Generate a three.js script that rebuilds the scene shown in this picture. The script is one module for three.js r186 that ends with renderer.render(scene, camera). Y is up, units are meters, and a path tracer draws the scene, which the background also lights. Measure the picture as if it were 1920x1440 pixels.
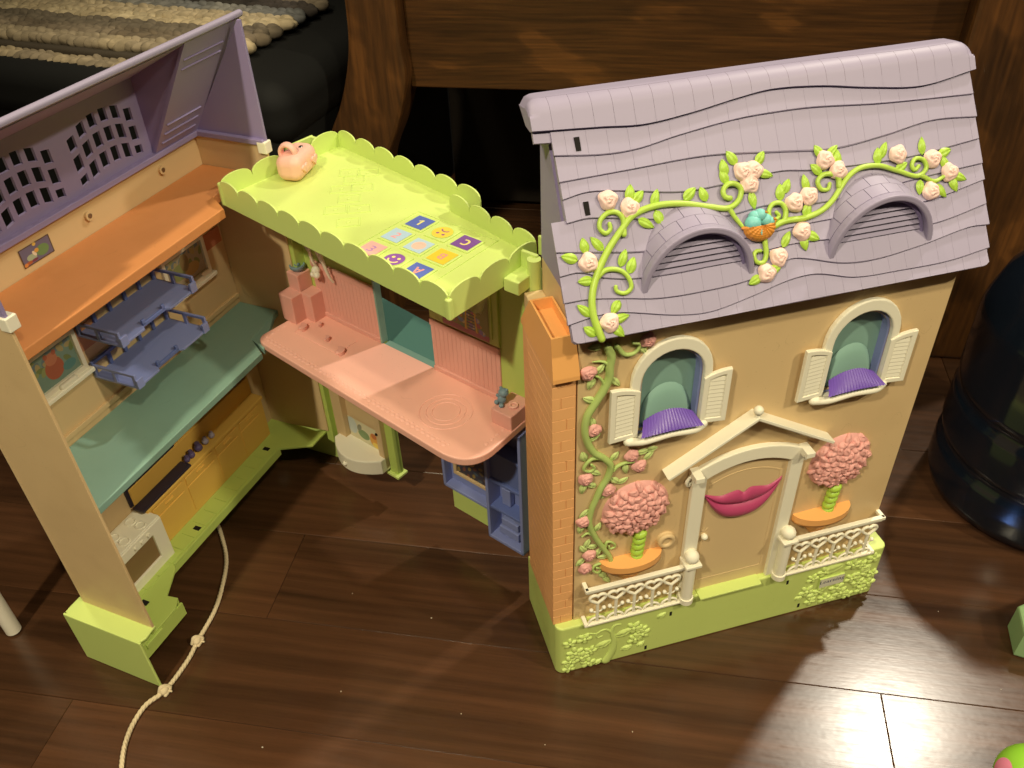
import * as THREE from 'three';
import { mergeGeometries } from 'three/addons/utils/BufferGeometryUtils.js';
import { RoundedBoxGeometry } from 'three/addons/geometries/RoundedBoxGeometry.js';
import { RectAreaLightUniformsLib } from 'three/addons/lights/RectAreaLightUniformsLib.js';

// ---------------------------------------------------------------- camera, lamps, exposure
const scene = new THREE.Scene();
scene.background = new THREE.Color(0x000000);
const camera = new THREE.PerspectiveCamera(47.66, 4 / 3, 0.02, 40);
{
  const th = 0.6723, ro = -0.0419;                       // pitch down, roll
  const c = Math.cos(th), s = Math.sin(th), cr = Math.cos(ro), sr = Math.sin(ro);
  const right = new THREE.Vector3(cr, sr * c, -sr * s);
  const up = new THREE.Vector3(-sr, cr * c, -cr * s);
  const back = new THREE.Vector3(0, s, c);
  camera.quaternion.setFromRotationMatrix(new THREE.Matrix4().makeBasis(right, up, back));
  camera.position.set(0, 0.8342, 0);
}
const renderer = new THREE.WebGLRenderer({ antialias: true });
renderer.setSize(1024, 768);
renderer.toneMapping = THREE.LinearToneMapping;
renderer.toneMappingExposure = 1.06;
renderer.outputColorSpace = THREE.SRGBColorSpace;
renderer.shadowMap.enabled = true;
RectAreaLightUniformsLib.init();
const WARM = new THREE.Color().setRGB(1, 0.88, 0.6);
const COOL = new THREE.Color().setRGB(1, 0.91, 0.74);
function canLight(x, z, power, aimX, aimZ, angle, radius = 3, tint = WARM) {      // recessed ceiling lamps of the room, out of the picture
  const l = new THREE.SpotLight(tint, power, 0, angle, 0.85, 2);
  l.position.set(x, 2.4, z); l.target.position.set(aimX, 0, aimZ);
  l.castShadow = true; l.shadow.radius = radius;
  scene.add(l, l.target);
}
canLight(1.39, -1.77, 12, 0.55, -0.85, 0.6, 3, COOL);   // behind, over the jug
canLight(1.95, 0.5, 10.5, -0.05, -0.62, 0.42, 3);
canLight(0.72, 0.8, 5, 0.0, -0.5, 0.5, 3);              // right of the camera
canLight(-0.9, 0.9, 13.5, 0.0, -0.55, 0.47, 3);         // left of the camera
canLight(-0.85, -1.05, 3.2, -0.05, -0.75, 0.55, 3);     // beyond the open half
{
  const bounce = new THREE.RectAreaLight(new THREE.Color().setRGB(1, 0.86, 0.58), 0.6, 2.6, 2.6);  // light coming back from the ceiling
  bounce.position.set(0.2, 2.45, 0.1); bounce.lookAt(0.2, 0, 0.1); scene.add(bounce);
}

// ---------------------------------------------------------------- helpers
let seed = 12345;
const rnd = () => { seed |= 0; seed = seed + 0x6D2B79F5 | 0; let t = Math.imul(seed ^ seed >>> 15, 1 | seed); t = t + Math.imul(t ^ t >>> 7, 61 | t) ^ t; return ((t ^ t >>> 14) >>> 0) / 4294967296; };
const rr = (a, b) => a + (b - a) * rnd();
const V3 = (x, y, z) => new THREE.Vector3(x, y, z);
const V2 = (x, y) => new THREE.Vector2(x, y);
function G(...list) {                                    // join geometries into one
  const gs = list.flat().map(g => {
    let q = g.index ? g.toNonIndexed() : g.clone();
    for (const k of Object.keys(q.attributes)) if (!['position', 'normal', 'uv'].includes(k)) q.deleteAttribute(k);
    if (!q.attributes.normal) q.computeVertexNormals();
    if (!q.attributes.uv) q.setAttribute('uv', new THREE.Float32BufferAttribute(new Float32Array(q.attributes.position.count * 2), 2));
    return q;
  });
  return gs.length === 1 ? gs[0] : mergeGeometries(gs);
}
function box(x0, x1, y0, y1, z0, z1, r = 0) {
  const w = x1 - x0, h = y1 - y0, d = z1 - z0;
  const g = r ? new RoundedBoxGeometry(w, h, d, 2, Math.min(r, w / 2.01, h / 2.01, d / 2.01)) : new THREE.BoxGeometry(w, h, d);
  return g.translate((x0 + x1) / 2, (y0 + y1) / 2, (z0 + z1) / 2);
}
function poly(pts, holes = []) {
  const s = new THREE.Shape(pts.map(p => V2(p[0], p[1])));
  for (const h of holes) s.holes.push(new THREE.Path(h.map(p => V2(p[0], p[1]))));
  return s;
}
function ext(shape, depth, w0 = 0, bevel = 0, curve = 10) {
  const g = new THREE.ExtrudeGeometry(shape, { depth: depth - 2 * bevel, bevelEnabled: bevel > 0, bevelSize: bevel, bevelThickness: bevel, bevelOffset: -bevel, bevelSegments: 2, curveSegments: curve });
  return g.translate(0, 0, w0 + bevel);
}
const basis = (u, v, w, o = [0, 0, 0]) => new THREE.Matrix4().makeBasis(V3(...u), V3(...v), V3(...w)).setPosition(...o);
const M_FLOOR = basis([1, 0, 0], [0, 0, -1], [0, 1, 0]);         // (x, -z, up)
const M_SIDE = basis([0, 0, -1], [0, 1, 0], [1, 0, 0]);          // (-z, y, along x)
const plate = (pts, y0, y1, bevel = 0, holes = []) => ext(poly(pts.map(p => [p[0], -p[1]]), holes.map(h => h.map(p => [p[0], -p[1]]))), y1 - y0, y0, bevel).applyMatrix4(M_FLOOR);
const side = (pts, x0, x1, bevel = 0) => ext(poly(pts.map(p => [-p[0], p[1]])), x1 - x0, x0, bevel).applyMatrix4(M_SIDE);
function curve1(pts) {                                   // smooth curve y(x) through sorted points
  const n = pts.length, m = pts.map((p, i) => { const a = pts[Math.max(0, i - 1)], b = pts[Math.min(n - 1, i + 1)]; return (b[1] - a[1]) / (b[0] - a[0]); });
  return x => {
    let i = 0; while (i < n - 2 && x > pts[i + 1][0]) i++;
    const [x0, y0] = pts[i], [x1, y1] = pts[i + 1], h = x1 - x0, t = (x - x0) / h;
    if (t < 0) return y0; if (t > 1) return y1;
    const t2 = t * t, t3 = t2 * t;
    return (2 * t3 - 3 * t2 + 1) * y0 + (t3 - 2 * t2 + t) * h * m[i] + (-2 * t3 + 3 * t2) * y1 + (t3 - t2) * h * m[i + 1];
  };
}
function grid(nu, nv, f) {                               // open surface from a function of (u, v) in 0..1
  const pos = [], uv = [], idx = [];
  for (let j = 0; j <= nv; j++) for (let i = 0; i <= nu; i++) { const p = f(i / nu, j / nv); pos.push(p[0], p[1], p[2]); uv.push(i / nu, j / nv); }
  for (let j = 0; j < nv; j++) for (let i = 0; i < nu; i++) { const a = j * (nu + 1) + i, b = a + 1, c = a + nu + 1, d = c + 1; idx.push(a, b, d, a, d, c); }
  const g = new THREE.BufferGeometry();
  g.setAttribute('position', new THREE.Float32BufferAttribute(pos, 3)); g.setAttribute('uv', new THREE.Float32BufferAttribute(uv, 2)); g.setIndex(idx); g.computeVertexNormals();
  return g;
}
function taperTube(pts, r0, r1, seg = 40, rad = 8, closed = false) {   // tube whose radius runs from r0 to r1
  const c = new THREE.CatmullRomCurve3(pts, closed), fr = c.computeFrenetFrames(seg, closed);
  const body = grid(rad, seg, (u, v) => {
    const i = Math.round(v * seg), p = c.getPointAt(v), a = -u * Math.PI * 2, r = typeof r0 === 'function' ? r0(v) : r0 + (r1 - r0) * v;
    const n = fr.normals[i], b = fr.binormals[i];
    return [p.x + r * (Math.cos(a) * n.x + Math.sin(a) * b.x), p.y + r * (Math.cos(a) * n.y + Math.sin(a) * b.y), p.z + r * (Math.cos(a) * n.z + Math.sin(a) * b.z)];
  });
  const parts = [body];
  if (!closed) for (const e of [0, 1]) { const p = c.getPointAt(e), r = typeof r0 === 'function' ? r0(e) : (e ? r1 : r0); if (r > 1e-5) parts.push(new THREE.SphereGeometry(r, rad, 6).translate(p.x, p.y, p.z)); }
  return G(parts);
}
const ball = (x, y, z, r, sx = 1, sy = 1, sz = 1, n = 16) => new THREE.SphereGeometry(r, n, Math.max(6, n * 0.7 | 0)).scale(sx, sy, sz).translate(x, y, z);
const rod = (a, b, r, n = 10) => { const d = V3(...b).sub(V3(...a)), g = new THREE.CylinderGeometry(r, r, d.length(), n); g.applyQuaternion(new THREE.Quaternion().setFromUnitVectors(V3(0, 1, 0), d.clone().normalize())); return g.translate((a[0] + b[0]) / 2, (a[1] + b[1]) / 2, (a[2] + b[2]) / 2); };
function arch(x0, x1, y0, y1, rise, n = 16, inset = 0) {  // closed outline with a rounded top, running counter-clockwise
  const cx = (x0 + x1) / 2, rx = (x1 - x0) / 2 - inset, out = [[x1 - inset, y0 + inset]];
  for (let i = 0; i <= n; i++) { const a = Math.PI * i / n; out.push([cx + rx * Math.cos(a), y1 - rise + (rise - inset) * Math.sin(a)]); }
  out.push([x0 + inset, y0 + inset]);
  return out;
}
const used = {};
function numbered(n) { used[n] = (used[n] ?? -1) + 1; return used[n] ? `${n}_${String(used[n]).padStart(3, '0')}` : n; }
function shadows(m) { m.castShadow = true; m.receiveShadow = true; return m; }
function thing(name, label, category, pos = [0, 0, 0], turn = 0) {
  const o = new THREE.Group(); o.name = numbered(name); o.position.set(...pos); o.rotation.y = turn; o.userData = { label, category }; scene.add(o); return o;
}
function part(parent, name, geometry, material, label) {
  const m = shadows(new THREE.Mesh(geometry, material)); m.name = name; if (label) m.userData.label = label; parent.add(m); return m;
}

// ---------------------------------------------------------------- noise, textures, materials
const hash = (x, y, s) => { let h = Math.imul(x, 374761393) ^ Math.imul(y, 668265263) ^ Math.imul(s, 974634777); h = Math.imul(h ^ h >>> 13, 1274126177); return ((h ^ h >>> 16) >>> 0) / 4294967296; };
function vnoise(x, y, s) { const xi = Math.floor(x), yi = Math.floor(y), fx = x - xi, fy = y - yi, u = fx * fx * (3 - 2 * fx), v = fy * fy * (3 - 2 * fy); const a = hash(xi, yi, s), b = hash(xi + 1, yi, s), c = hash(xi, yi + 1, s), d = hash(xi + 1, yi + 1, s); return a + (b - a) * u + (c - a) * v + (a - b - c + d) * u * v; }
const fbm = (x, y, s, o = 4) => { let t = 0, a = 0.5, f = 1; for (let i = 0; i < o; i++) { t += a * vnoise(x * f, y * f, s + i); a *= 0.5; f *= 2.03; } return t; };
function dataTex(w, h, f, srgb = true) {
  const d = new Uint8Array(w * h * 4);
  for (let j = 0; j < h; j++) for (let i = 0; i < w; i++) { const c = f(i / w, j / h), k = (j * w + i) * 4; d[k] = c[0]; d[k + 1] = c[1]; d[k + 2] = c[2]; d[k + 3] = 255; }
  const t = new THREE.DataTexture(d, w, h, THREE.RGBAFormat); t.magFilter = THREE.LinearFilter; t.minFilter = THREE.LinearMipmapLinearFilter; t.generateMipmaps = true; t.wrapS = t.wrapT = THREE.RepeatWrapping;
  if (srgb) t.colorSpace = THREE.SRGBColorSpace; t.needsUpdate = true; return t;
}
function canvasTex(w, h, draw) {
  const c = document.createElement('canvas'); c.width = w; c.height = h; const x = c.getContext('2d'); draw(x, w, h);
  const t = new THREE.CanvasTexture(c); t.colorSpace = THREE.SRGBColorSpace; t.needsUpdate = true; return t;
}
const clamp = (v, a, b) => Math.min(b, Math.max(a, v)), mix = (a, b, t) => a + (b - a) * t;
// fine mottling of moulded plastic (height, gloss)
const mottle = dataTex(256, 256, (u, v) => { const n = 118 + 60 * (fbm(u * 24, v * 24, 7, 4) - 0.47) + 26 * (fbm(u * 5, v * 5, 9, 3) - 0.45); return [n, n, n]; }, false);
function plastic(hex, o = {}) {
  return new THREE.MeshPhysicalMaterial({ color: hex, roughness: 0.48, roughnessMap: null, ior: 1.46, ...o });
}
const LIME = plastic(0xcde082), LIMED = plastic(0xbfd56f), CREAM = plastic(0xd9bd90, { roughness: 0.55 }), WHITE = plastic(0xf3eedb), LILAC = plastic(0x9e95b1, { roughness: 0.5 }),
  LILACD = plastic(0x9487b4), PINK = plastic(0xf4bcae), PINKD = plastic(0xe6aca0), ROSE = plastic(0xf3d0c8, { roughness: 0.6 }), ORANGE = plastic(0xf3b26b), TEAL = plastic(0x86aba0), TEALD = plastic(0x789c93),
  BLUE = plastic(0x8590c6), BLUED = plastic(0x6474b0), PURPLE = plastic(0x6f4fb3, { roughness: 0.35 }), MAGENTA = plastic(0xb44670, { roughness: 0.42 }), OCHRE = plastic(0xe8bb5c), SHELFO = plastic(0xd48f58, { roughness: 0.6 }),
  GUMDROP = plastic(0xe3a6a0, { roughness: 0.5 }), AQUA = plastic(0x7cc8c6), BIRDORANGE = plastic(0xd8903a), GREYBLUE = plastic(0x7e98a6), DARKP = plastic(0x2c2435), BRICKO = plastic(0xf0b378, { roughness: 0.5 }), VINE = plastic(0xb0cf52, { roughness: 0.38 }), LEAF = plastic(0xaccf4c, { roughness: 0.4 }),
  VINEW = plastic(0xb4ca78, { roughness: 0.45 }), LEAFW = plastic(0xc4d689, { roughness: 0.45 }), HOLE = plastic(0x120d0c, { roughness: 0.9 }), BROWNP = plastic(0x8a6f4a), STEEL = new THREE.MeshStandardMaterial({ color: 0x9a948c, roughness: 0.35, metalness: 1 });

// handling marks: faint smudges and hairline scuffs for the larger mouldings
const smudge = dataTex(512, 512, (u, v) => { const a = fbm(u * 6, v * 6, 201, 4), b = fbm(u * 2.5 + 9, v * 2.5, 205, 3), l = Math.abs(fbm(u * 9 + 3 * v, v * 7 - 2 * u, 209, 2) - 0.375); let k = 1 - 0.09 * clamp(a - 0.5, 0, 1) - 0.05 * clamp(b - 0.45, 0, 1) - (l < 0.0016 && fbm(u * 14, v * 14, 211, 2) > 0.46 ? 0.05 : 0); if (hash(Math.floor(u * 512), Math.floor(v * 512), 77) > 0.9993) k -= 0.14; return [255 * k, 253 * k * k ** 0.1, 250 * k * k ** 0.25]; });
smudge.wrapS = smudge.wrapT = THREE.MirroredRepeatWrapping; smudge.repeat.set(3.1, 3.1);
const gloss = dataTex(256, 256, (u, v) => { const n = 128 + 110 * (fbm(u * 9, v * 9, 221, 4) - 0.47); return [n, n, n]; }, false);
gloss.wrapS = gloss.wrapT = THREE.MirroredRepeatWrapping; gloss.repeat.set(5, 5);
const worn = m => { const q = m.clone(); q.map = smudge; q.roughnessMap = gloss; q.roughness = m.roughness * 1.9; return q; };
const CREAMW = worn(CREAM), LIMEW = worn(LIME), PINKW = worn(PINK), TEALW = worn(TEAL), SHELFW = worn(SHELFO);

// ---------------------------------------------------------------- floor of dark laminate planks
const FA = -0.1903;
{
  const floor = new THREE.Group(); floor.name = 'floor'; floor.userData = { kind: 'structure', label: 'dark brown wood plank floor' }; floor.rotation.y = FA; scene.add(floor);
  const mats = [];
  for (let k = 0; k < 6; k++) {
    const tone = [0, 0.5, -0.35, 0.25, -0.15, 0.9][k];
    const strips = [0, 1, 2].map(() => rr(-1, 1));
    const map = dataTex(1536, 160, (u, v) => {
      const L = u * 1.28, W = v * 0.13, wob = 0.012 * fbm(L * 3.1, W * 20, 20 + k, 3) + 0.004 * fbm(L * 14, W * 60, 22 + k, 2);
      const y = W + wob;
      const fib = fbm(L * 22, y * 900, 31 + k * 7, 3), band = fbm(L * 2.0, y * 48, 43 + k * 5, 4), pore = vnoise(L * 130, y * 1500, 50 + k);
      const cath = Math.sin((y * 210 + 5 * fbm(L * 1.8, W * 9, 60 + k, 3)) * 2.1);
      let t = 0.42 + 0.62 * (band - 0.47) + 0.16 * (fib - 0.45) + 0.04 * cath + 0.08 * tone;
      if (pore > 0.8) t -= 0.07 * (pore - 0.8) / 0.2;
      t = clamp(t, 0, 1);
      const red = 0.5 + 0.5 * (fbm(L * 1.2, W * 16, 70 + k, 2) - 0.4);
      return [mix(41, 114, t) + 6 * red, mix(29, 77, t), mix(19, 52, t) - 2 * red];
    });
    const rough = dataTex(768, 96, (u, v) => { const n = 66 + 26 * (fbm(u * 40, v * 90, 81 + k, 3) - 0.45) + 18 * (fbm(u * 160, v * 24, 85 + k, 2) - 0.45); return [n, n, n]; }, false);
    const bump = dataTex(1536, 160, (u, v) => { const L = u * 1.28, W = v * 0.13; const n = 128 + 130 * (fbm(L * 40, W * 1300, 91 + k, 3) - 0.45) + 70 * (vnoise(L * 260, W * 420, 95 + k) - 0.5); return [n, n, n]; }, false);
    mats.push(new THREE.MeshPhysicalMaterial({ map, roughness: 0.92, roughnessMap: rough, bumpMap: bump, bumpScale: 0.00004, ior: 1.5 }));
  }
  const W = 0.1298, e = 0.0004;
  function plank(L) {                                     // long board with eased top edges
    const w = W, h = 0.008, b = 0.0007, g = [];
    const P = [[-L / 2 + e / 2, 0], [L / 2 - e / 2, 0]];
    const x0 = P[0][0], x1 = P[1][0], z0 = -w / 2 + e / 4, z1 = w / 2 - e / 4;
    const ring = (dx, dz, y) => [[x0 + dx, y, z1 - dz], [x1 - dx, y, z1 - dz], [x1 - dx, y, z0 + dz], [x0 + dx, y, z0 + dz]];
    const A = ring(b, b, 0), B = ring(0, 0, -b), C = ring(0, 0, -h), pos = [], uv = [];
    const quad = (a, bb, c, d) => { for (const p of [a, bb, c, a, c, d]) { pos.push(...p); uv.push((p[0] + L / 2) / 1.28, (p[2] + w / 2) / 0.13); } };
    quad(A[0], A[1], A[2], A[3]);
    for (let i = 0; i < 4; i++) { const j = (i + 1) % 4; quad(B[i], B[j], A[j], A[i]); quad(C[i], C[j], B[j], B[i]); }
    const q = new THREE.BufferGeometry(); q.setAttribute('position', new THREE.Float32BufferAttribute(pos, 3)); q.setAttribute('uv', new THREE.Float32BufferAttribute(uv, 2)); q.computeVertexNormals(); return q;
  }
  const LEN = 1.2, geo = plank(LEN);
  const known = { 0: 0.2712, 1: -0.411, '-1': 0.62 };
  for (let r = -3; r <= 21; r++) {
    const zc = -0.5627 + W / 2 - r * W;                   // row 0 lies just in front of the seam at -0.5627
    const j0 = known[r] ?? rr(-0.6, 0.6);
    for (let q = -3; q <= 3; q++) {
      const xc = j0 + LEN / 2 + q * LEN;
      if (xc < -2.6 || xc > 2.6) continue;
      const pick = Math.floor(rnd() * 6), m = part(floor, 'plank', geo, mats[r === 1 && q === -1 ? 5 : r === 1 && q === 0 ? 2 : r === 0 && q === -1 ? 0 : pick]);
      m.position.set(xc, 0, zc); if (rnd() < 0.5) m.rotation.y = Math.PI;
    }
  }
  const under = part(floor, 'subfloor', box(-4, 4, -0.05, -0.0085, -4, 1.2), plastic(0x0b0805, { roughness: 1 }));
}

// ---------------------------------------------------------------- the folding dollhouse: three hinged sections
const house = thing('folding_dollhouse', 'folding plastic dollhouse, opened out, with lilac roof, lips on its door and green base', 'dollhouse');
const RF = { p: [0.0325, 0, -0.5512], a: 0.2449 }, LF = { p: [-0.3225, 0, -0.9349], a: -1.9907 }, MF = { p: [-0.2465, 0, -0.8783], a: -0.6986 };
function hp(F, name, geometry, material, label) { const m = part(house, name, geometry, material, label); m.position.set(...F.p); m.rotation.y = F.a; return m; }
const W = 0.386, HB = 0.078, ZB = 0.0125, D = 0.0925, X0 = 0.0207, X1 = 0.3651, ZW = 0.0041, HE = 0.4442, ZE = 0.0202, HR = 0.6, ZR = -0.0804, SL = 0.18546;
const MR = basis([1, 0, 0], [0, (HR - HE) / SL, (ZR - ZE) / SL], [0, (ZE - ZR) / SL, (HR - HE) / SL], [0, HE, ZE]);   // roof: (x, up the slope, out)
const MW = basis([1, 0, 0], [0, 1, 0], [0, 0, 1], [0, 0, ZW]);                                                    // front wall: (x, y, out)
const roofed = g => g.applyMatrix4(MR), walled = g => g.applyMatrix4(MW);

// --- leaves, roses, stems shared by both vines
function leafGeo(len, w) {
  return grid(8, 8, (u, v) => { const a = u * 2 - 1, prof = Math.pow(Math.sin(Math.PI * Math.pow(v, 0.8)), 0.75) * w / 2; const z = 0.0022 * (1 - a * a) * Math.sin(Math.PI * clamp(v, 0.02, 0.98)) - 0.0011 * Math.exp(-a * a * 30) + 0.0003 * Math.sin(v * 26 + Math.abs(a) * 6) * (1 - a * a) - 0.0002; return [a * prof, v * len, z]; });
}
function roseGeo(r, sd) {
  return grid(26, 12, (u, v) => {
    const a = u * Math.PI * 2, q = v, lump = 1 + 0.07 * Math.sin(3 * a + sd) + 0.05 * Math.sin(5 * a + sd * 2);
    const ph = ((a / (Math.PI * 2) + q * 2.3 + sd) % 1 + 1) % 1, step = ph < 0.5 ? ph * 2 : 1;
    const z = r * 0.62 * Math.pow(Math.cos(q * Math.PI / 2), 0.55) * (0.82 + 0.24 * step) + 0.05 * r * Math.sin(a * 4 + q * 9 + sd);
    return [q * r * lump * Math.cos(a), q * r * lump * Math.sin(a), Math.max(z, q > 0.98 ? -0.0006 : 0.0002)];
  });
}
const leafGeos = [leafGeo(0.0138, 0.0082), leafGeo(0.0126, 0.0077), leafGeo(0.0147, 0.0072)], roseGeos = [0, 1, 2, 3].map(i => roseGeo(0.0078, i * 1.7 + 0.4));
function growVine(name, label, toSurface, stems, roses, leaves, vm, lm, rm, scale, h) {
  const tubes = stems.map(([r0, r1, ...pts]) => taperTube(pts.map(p => V3(p[0], p[1], h)), r0 * 0.9, r1 * 0.9, 14 + pts.length * 5, 8));
  const vine = hp(RF, name, toSurface(G(tubes)), vm, label);
  const attract = [...roses];
  for (const st of stems) for (const p of st.slice(2)) attract.push(p);
  leaves.forEach(([x, y], i) => {
    let best = null, bd = 9; for (const p of attract) { const d = Math.hypot(p[0] - x, p[1] - y); if (d < bd) { bd = d; best = p; } }
    const ang = Math.atan2(y - best[1], x - best[0]) - Math.PI / 2, g = leafGeos[i % 3].clone().translate(0, -0.0058, 0).scale(scale, scale, scale).rotateZ(ang).translate(x, y, h - 0.0008);
    part(vine, 'leaf', toSurface(g), lm);
  });
  roses.forEach(([x, y], i) => part(vine, 'rose', toSurface(roseGeos[i % 4].clone().scale(scale, scale, scale * 1.05).rotateZ(i * 2.1).translate(x, y, h - 0.0006)), rm));
}

// --- right section, seen from its front: base
{
  const bx = (r) => { const s = new THREE.Shape(), x0 = 0, x1 = W, z0 = D, z1 = -ZB; s.moveTo(x0, z0); s.lineTo(x0, z1 + r); s.absarc(x0 + r, z1 + r, r, Math.PI, Math.PI * 1.5); s.lineTo(x1 - r, z1); s.absarc(x1 - r, z1 + r, r, -Math.PI / 2, 0); s.lineTo(x1, z0); return s; };
  const base = hp(RF, 'base', ext(bx(0.008), HB, 0, 0.0018).applyMatrix4(M_FLOOR), LIMEW, 'lime green base with raised leaves and flowers');
  part(base, 'doorstep', box(0.157, 0.228, HB - 0.0015, HB + 0.0012, 0.003, ZB + 0.0065, 0.0006), LIME);
  for (const [x, y] of [[0.1275, 0.058], [0.102, 0.008], [0.2655, 0.0595], [0.288, 0.0105]]) { part(base, 'slot', box(x - 0.0013, x + 0.0013, y - 0.0032, y + 0.0032, ZB - 0.002, ZB + 0.0003), HOLE); }
  // raised pattern on the front
  const F = (g) => g.translate(0, 0, ZB);
  const petal = (a, len, w) => ball(0, 0, 0, 1, w / 2, len / 2, 0.0024, 10).translate(0, len * 0.55, 0).rotateZ(a);
  const flower = (x, y, r, a0) => G([0, 1, 2, 3, 4].map(k => petal(a0 + k * 1.2566, r, r * 0.62)), ball(0, 0, 0.0008, r * 0.26)).translate(x, y, 0);
  const spots = [[0.014, 0.052], [0.03, 0.054], [0.02, 0.033], [0.037, 0.03], [0.014, 0.02], [0.027, 0.022], [0.013, 0.008], [0.035, 0.009], [0.085, 0.051], [0.094, 0.045], [0.088, 0.03], [0.096, 0.036],
    [0.297, 0.055], [0.31, 0.062], [0.345, 0.062], [0.357, 0.058], [0.371, 0.064], [0.293, 0.034], [0.31, 0.028], [0.349, 0.037], [0.362, 0.041], [0.376, 0.036], [0.36, 0.026], [0.374, 0.02], [0.302, 0.014], [0.32, 0.012], [0.34, 0.015], [0.35, 0.008], [0.368, 0.011], [0.333, 0.026]];
  spots.forEach(([x, y], i) => part(base, 'raised_flower', F(flower(x, y, 0.0078 + 0.0022 * ((i * 7) % 3) / 2, i * 0.7)), LIME));
  for (const [x, y, a, l] of [[0.052, 0.035, -1.2, 0.018], [0.075, 0.046, -1.25, 0.019], [0.046, 0.006, -1.0, 0.011], [0.1165, 0.06, -1.1, 0.011], [0.079, 0.018, -1.4, 0.012], [0.095, 0.018, -1.0, 0.01], [0.32, 0.063, -1.4, 0.026], [0.285, 0.026, -1.1, 0.011], [0.3, 0.024, -1.2, 0.011], [0.315, 0.034, -1.0, 0.015], [0.365, 0.05, -1.3, 0.013], [0.33, 0.008, -1.2, 0.013]])
    part(base, 'raised_leaf', F(G(leafGeo(l * 1.2, l * 0.68).translate(0, -l * 0.6, 0).scale(1, 1, 1.5).rotateZ(a).translate(x, y, 0))), LIME);
  part(base, 'raised_stem', F(G(taperTube([V3(0.056, 0.004, 0), V3(0.062, 0.018, 0), V3(0.064, 0.036, 0), V3(0.061, 0.055, 0), V3(0.064, 0.063, 0), V3(0.07, 0.062, 0)], 0.0055, 0.0014, 40, 8).scale(1, 1, 0.45),
    taperTube([V3(0.062, 0.05, 0), V3(0.053, 0.06, 0), V3(0.044, 0.056, 0), V3(0.045, 0.049, 0), V3(0.05, 0.05, 0)], 0.0018, 0.001, 30, 8).scale(1, 1, 0.6), taperTube([V3(0.044, 0.056, 0), V3(0.034, 0.06, 0), V3(0.022, 0.059, 0)], 0.0013, 0.0008, 24, 8).scale(1, 1, 0.6))), LIME);
  const lab = canvasTex(256, 128, (x, w, h) => { x.fillStyle = '#d9d8c4'; x.fillRect(0, 0, w, h); x.fillStyle = '#22265a'; x.font = 'bold 58px serif'; x.textAlign = 'center'; x.fillText('Learning', w / 2, 70); });
  const plateG = box(-0.0155, 0.0155, -0.0075, 0.0075, 0, 0.0022, 0.0006);
  part(base, 'name_plate', F(plateG.rotateZ(0.02).translate(0.322, 0.044, 0)), LIME, 'small plate with printed lettering');
  part(base, 'printed_label', new THREE.PlaneGeometry(0.03, 0.0142).rotateZ(0.02).translate(0.322, 0.044, ZB + 0.0025), new THREE.MeshPhysicalMaterial({ map: lab, roughness: 0.4 }));
}
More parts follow.
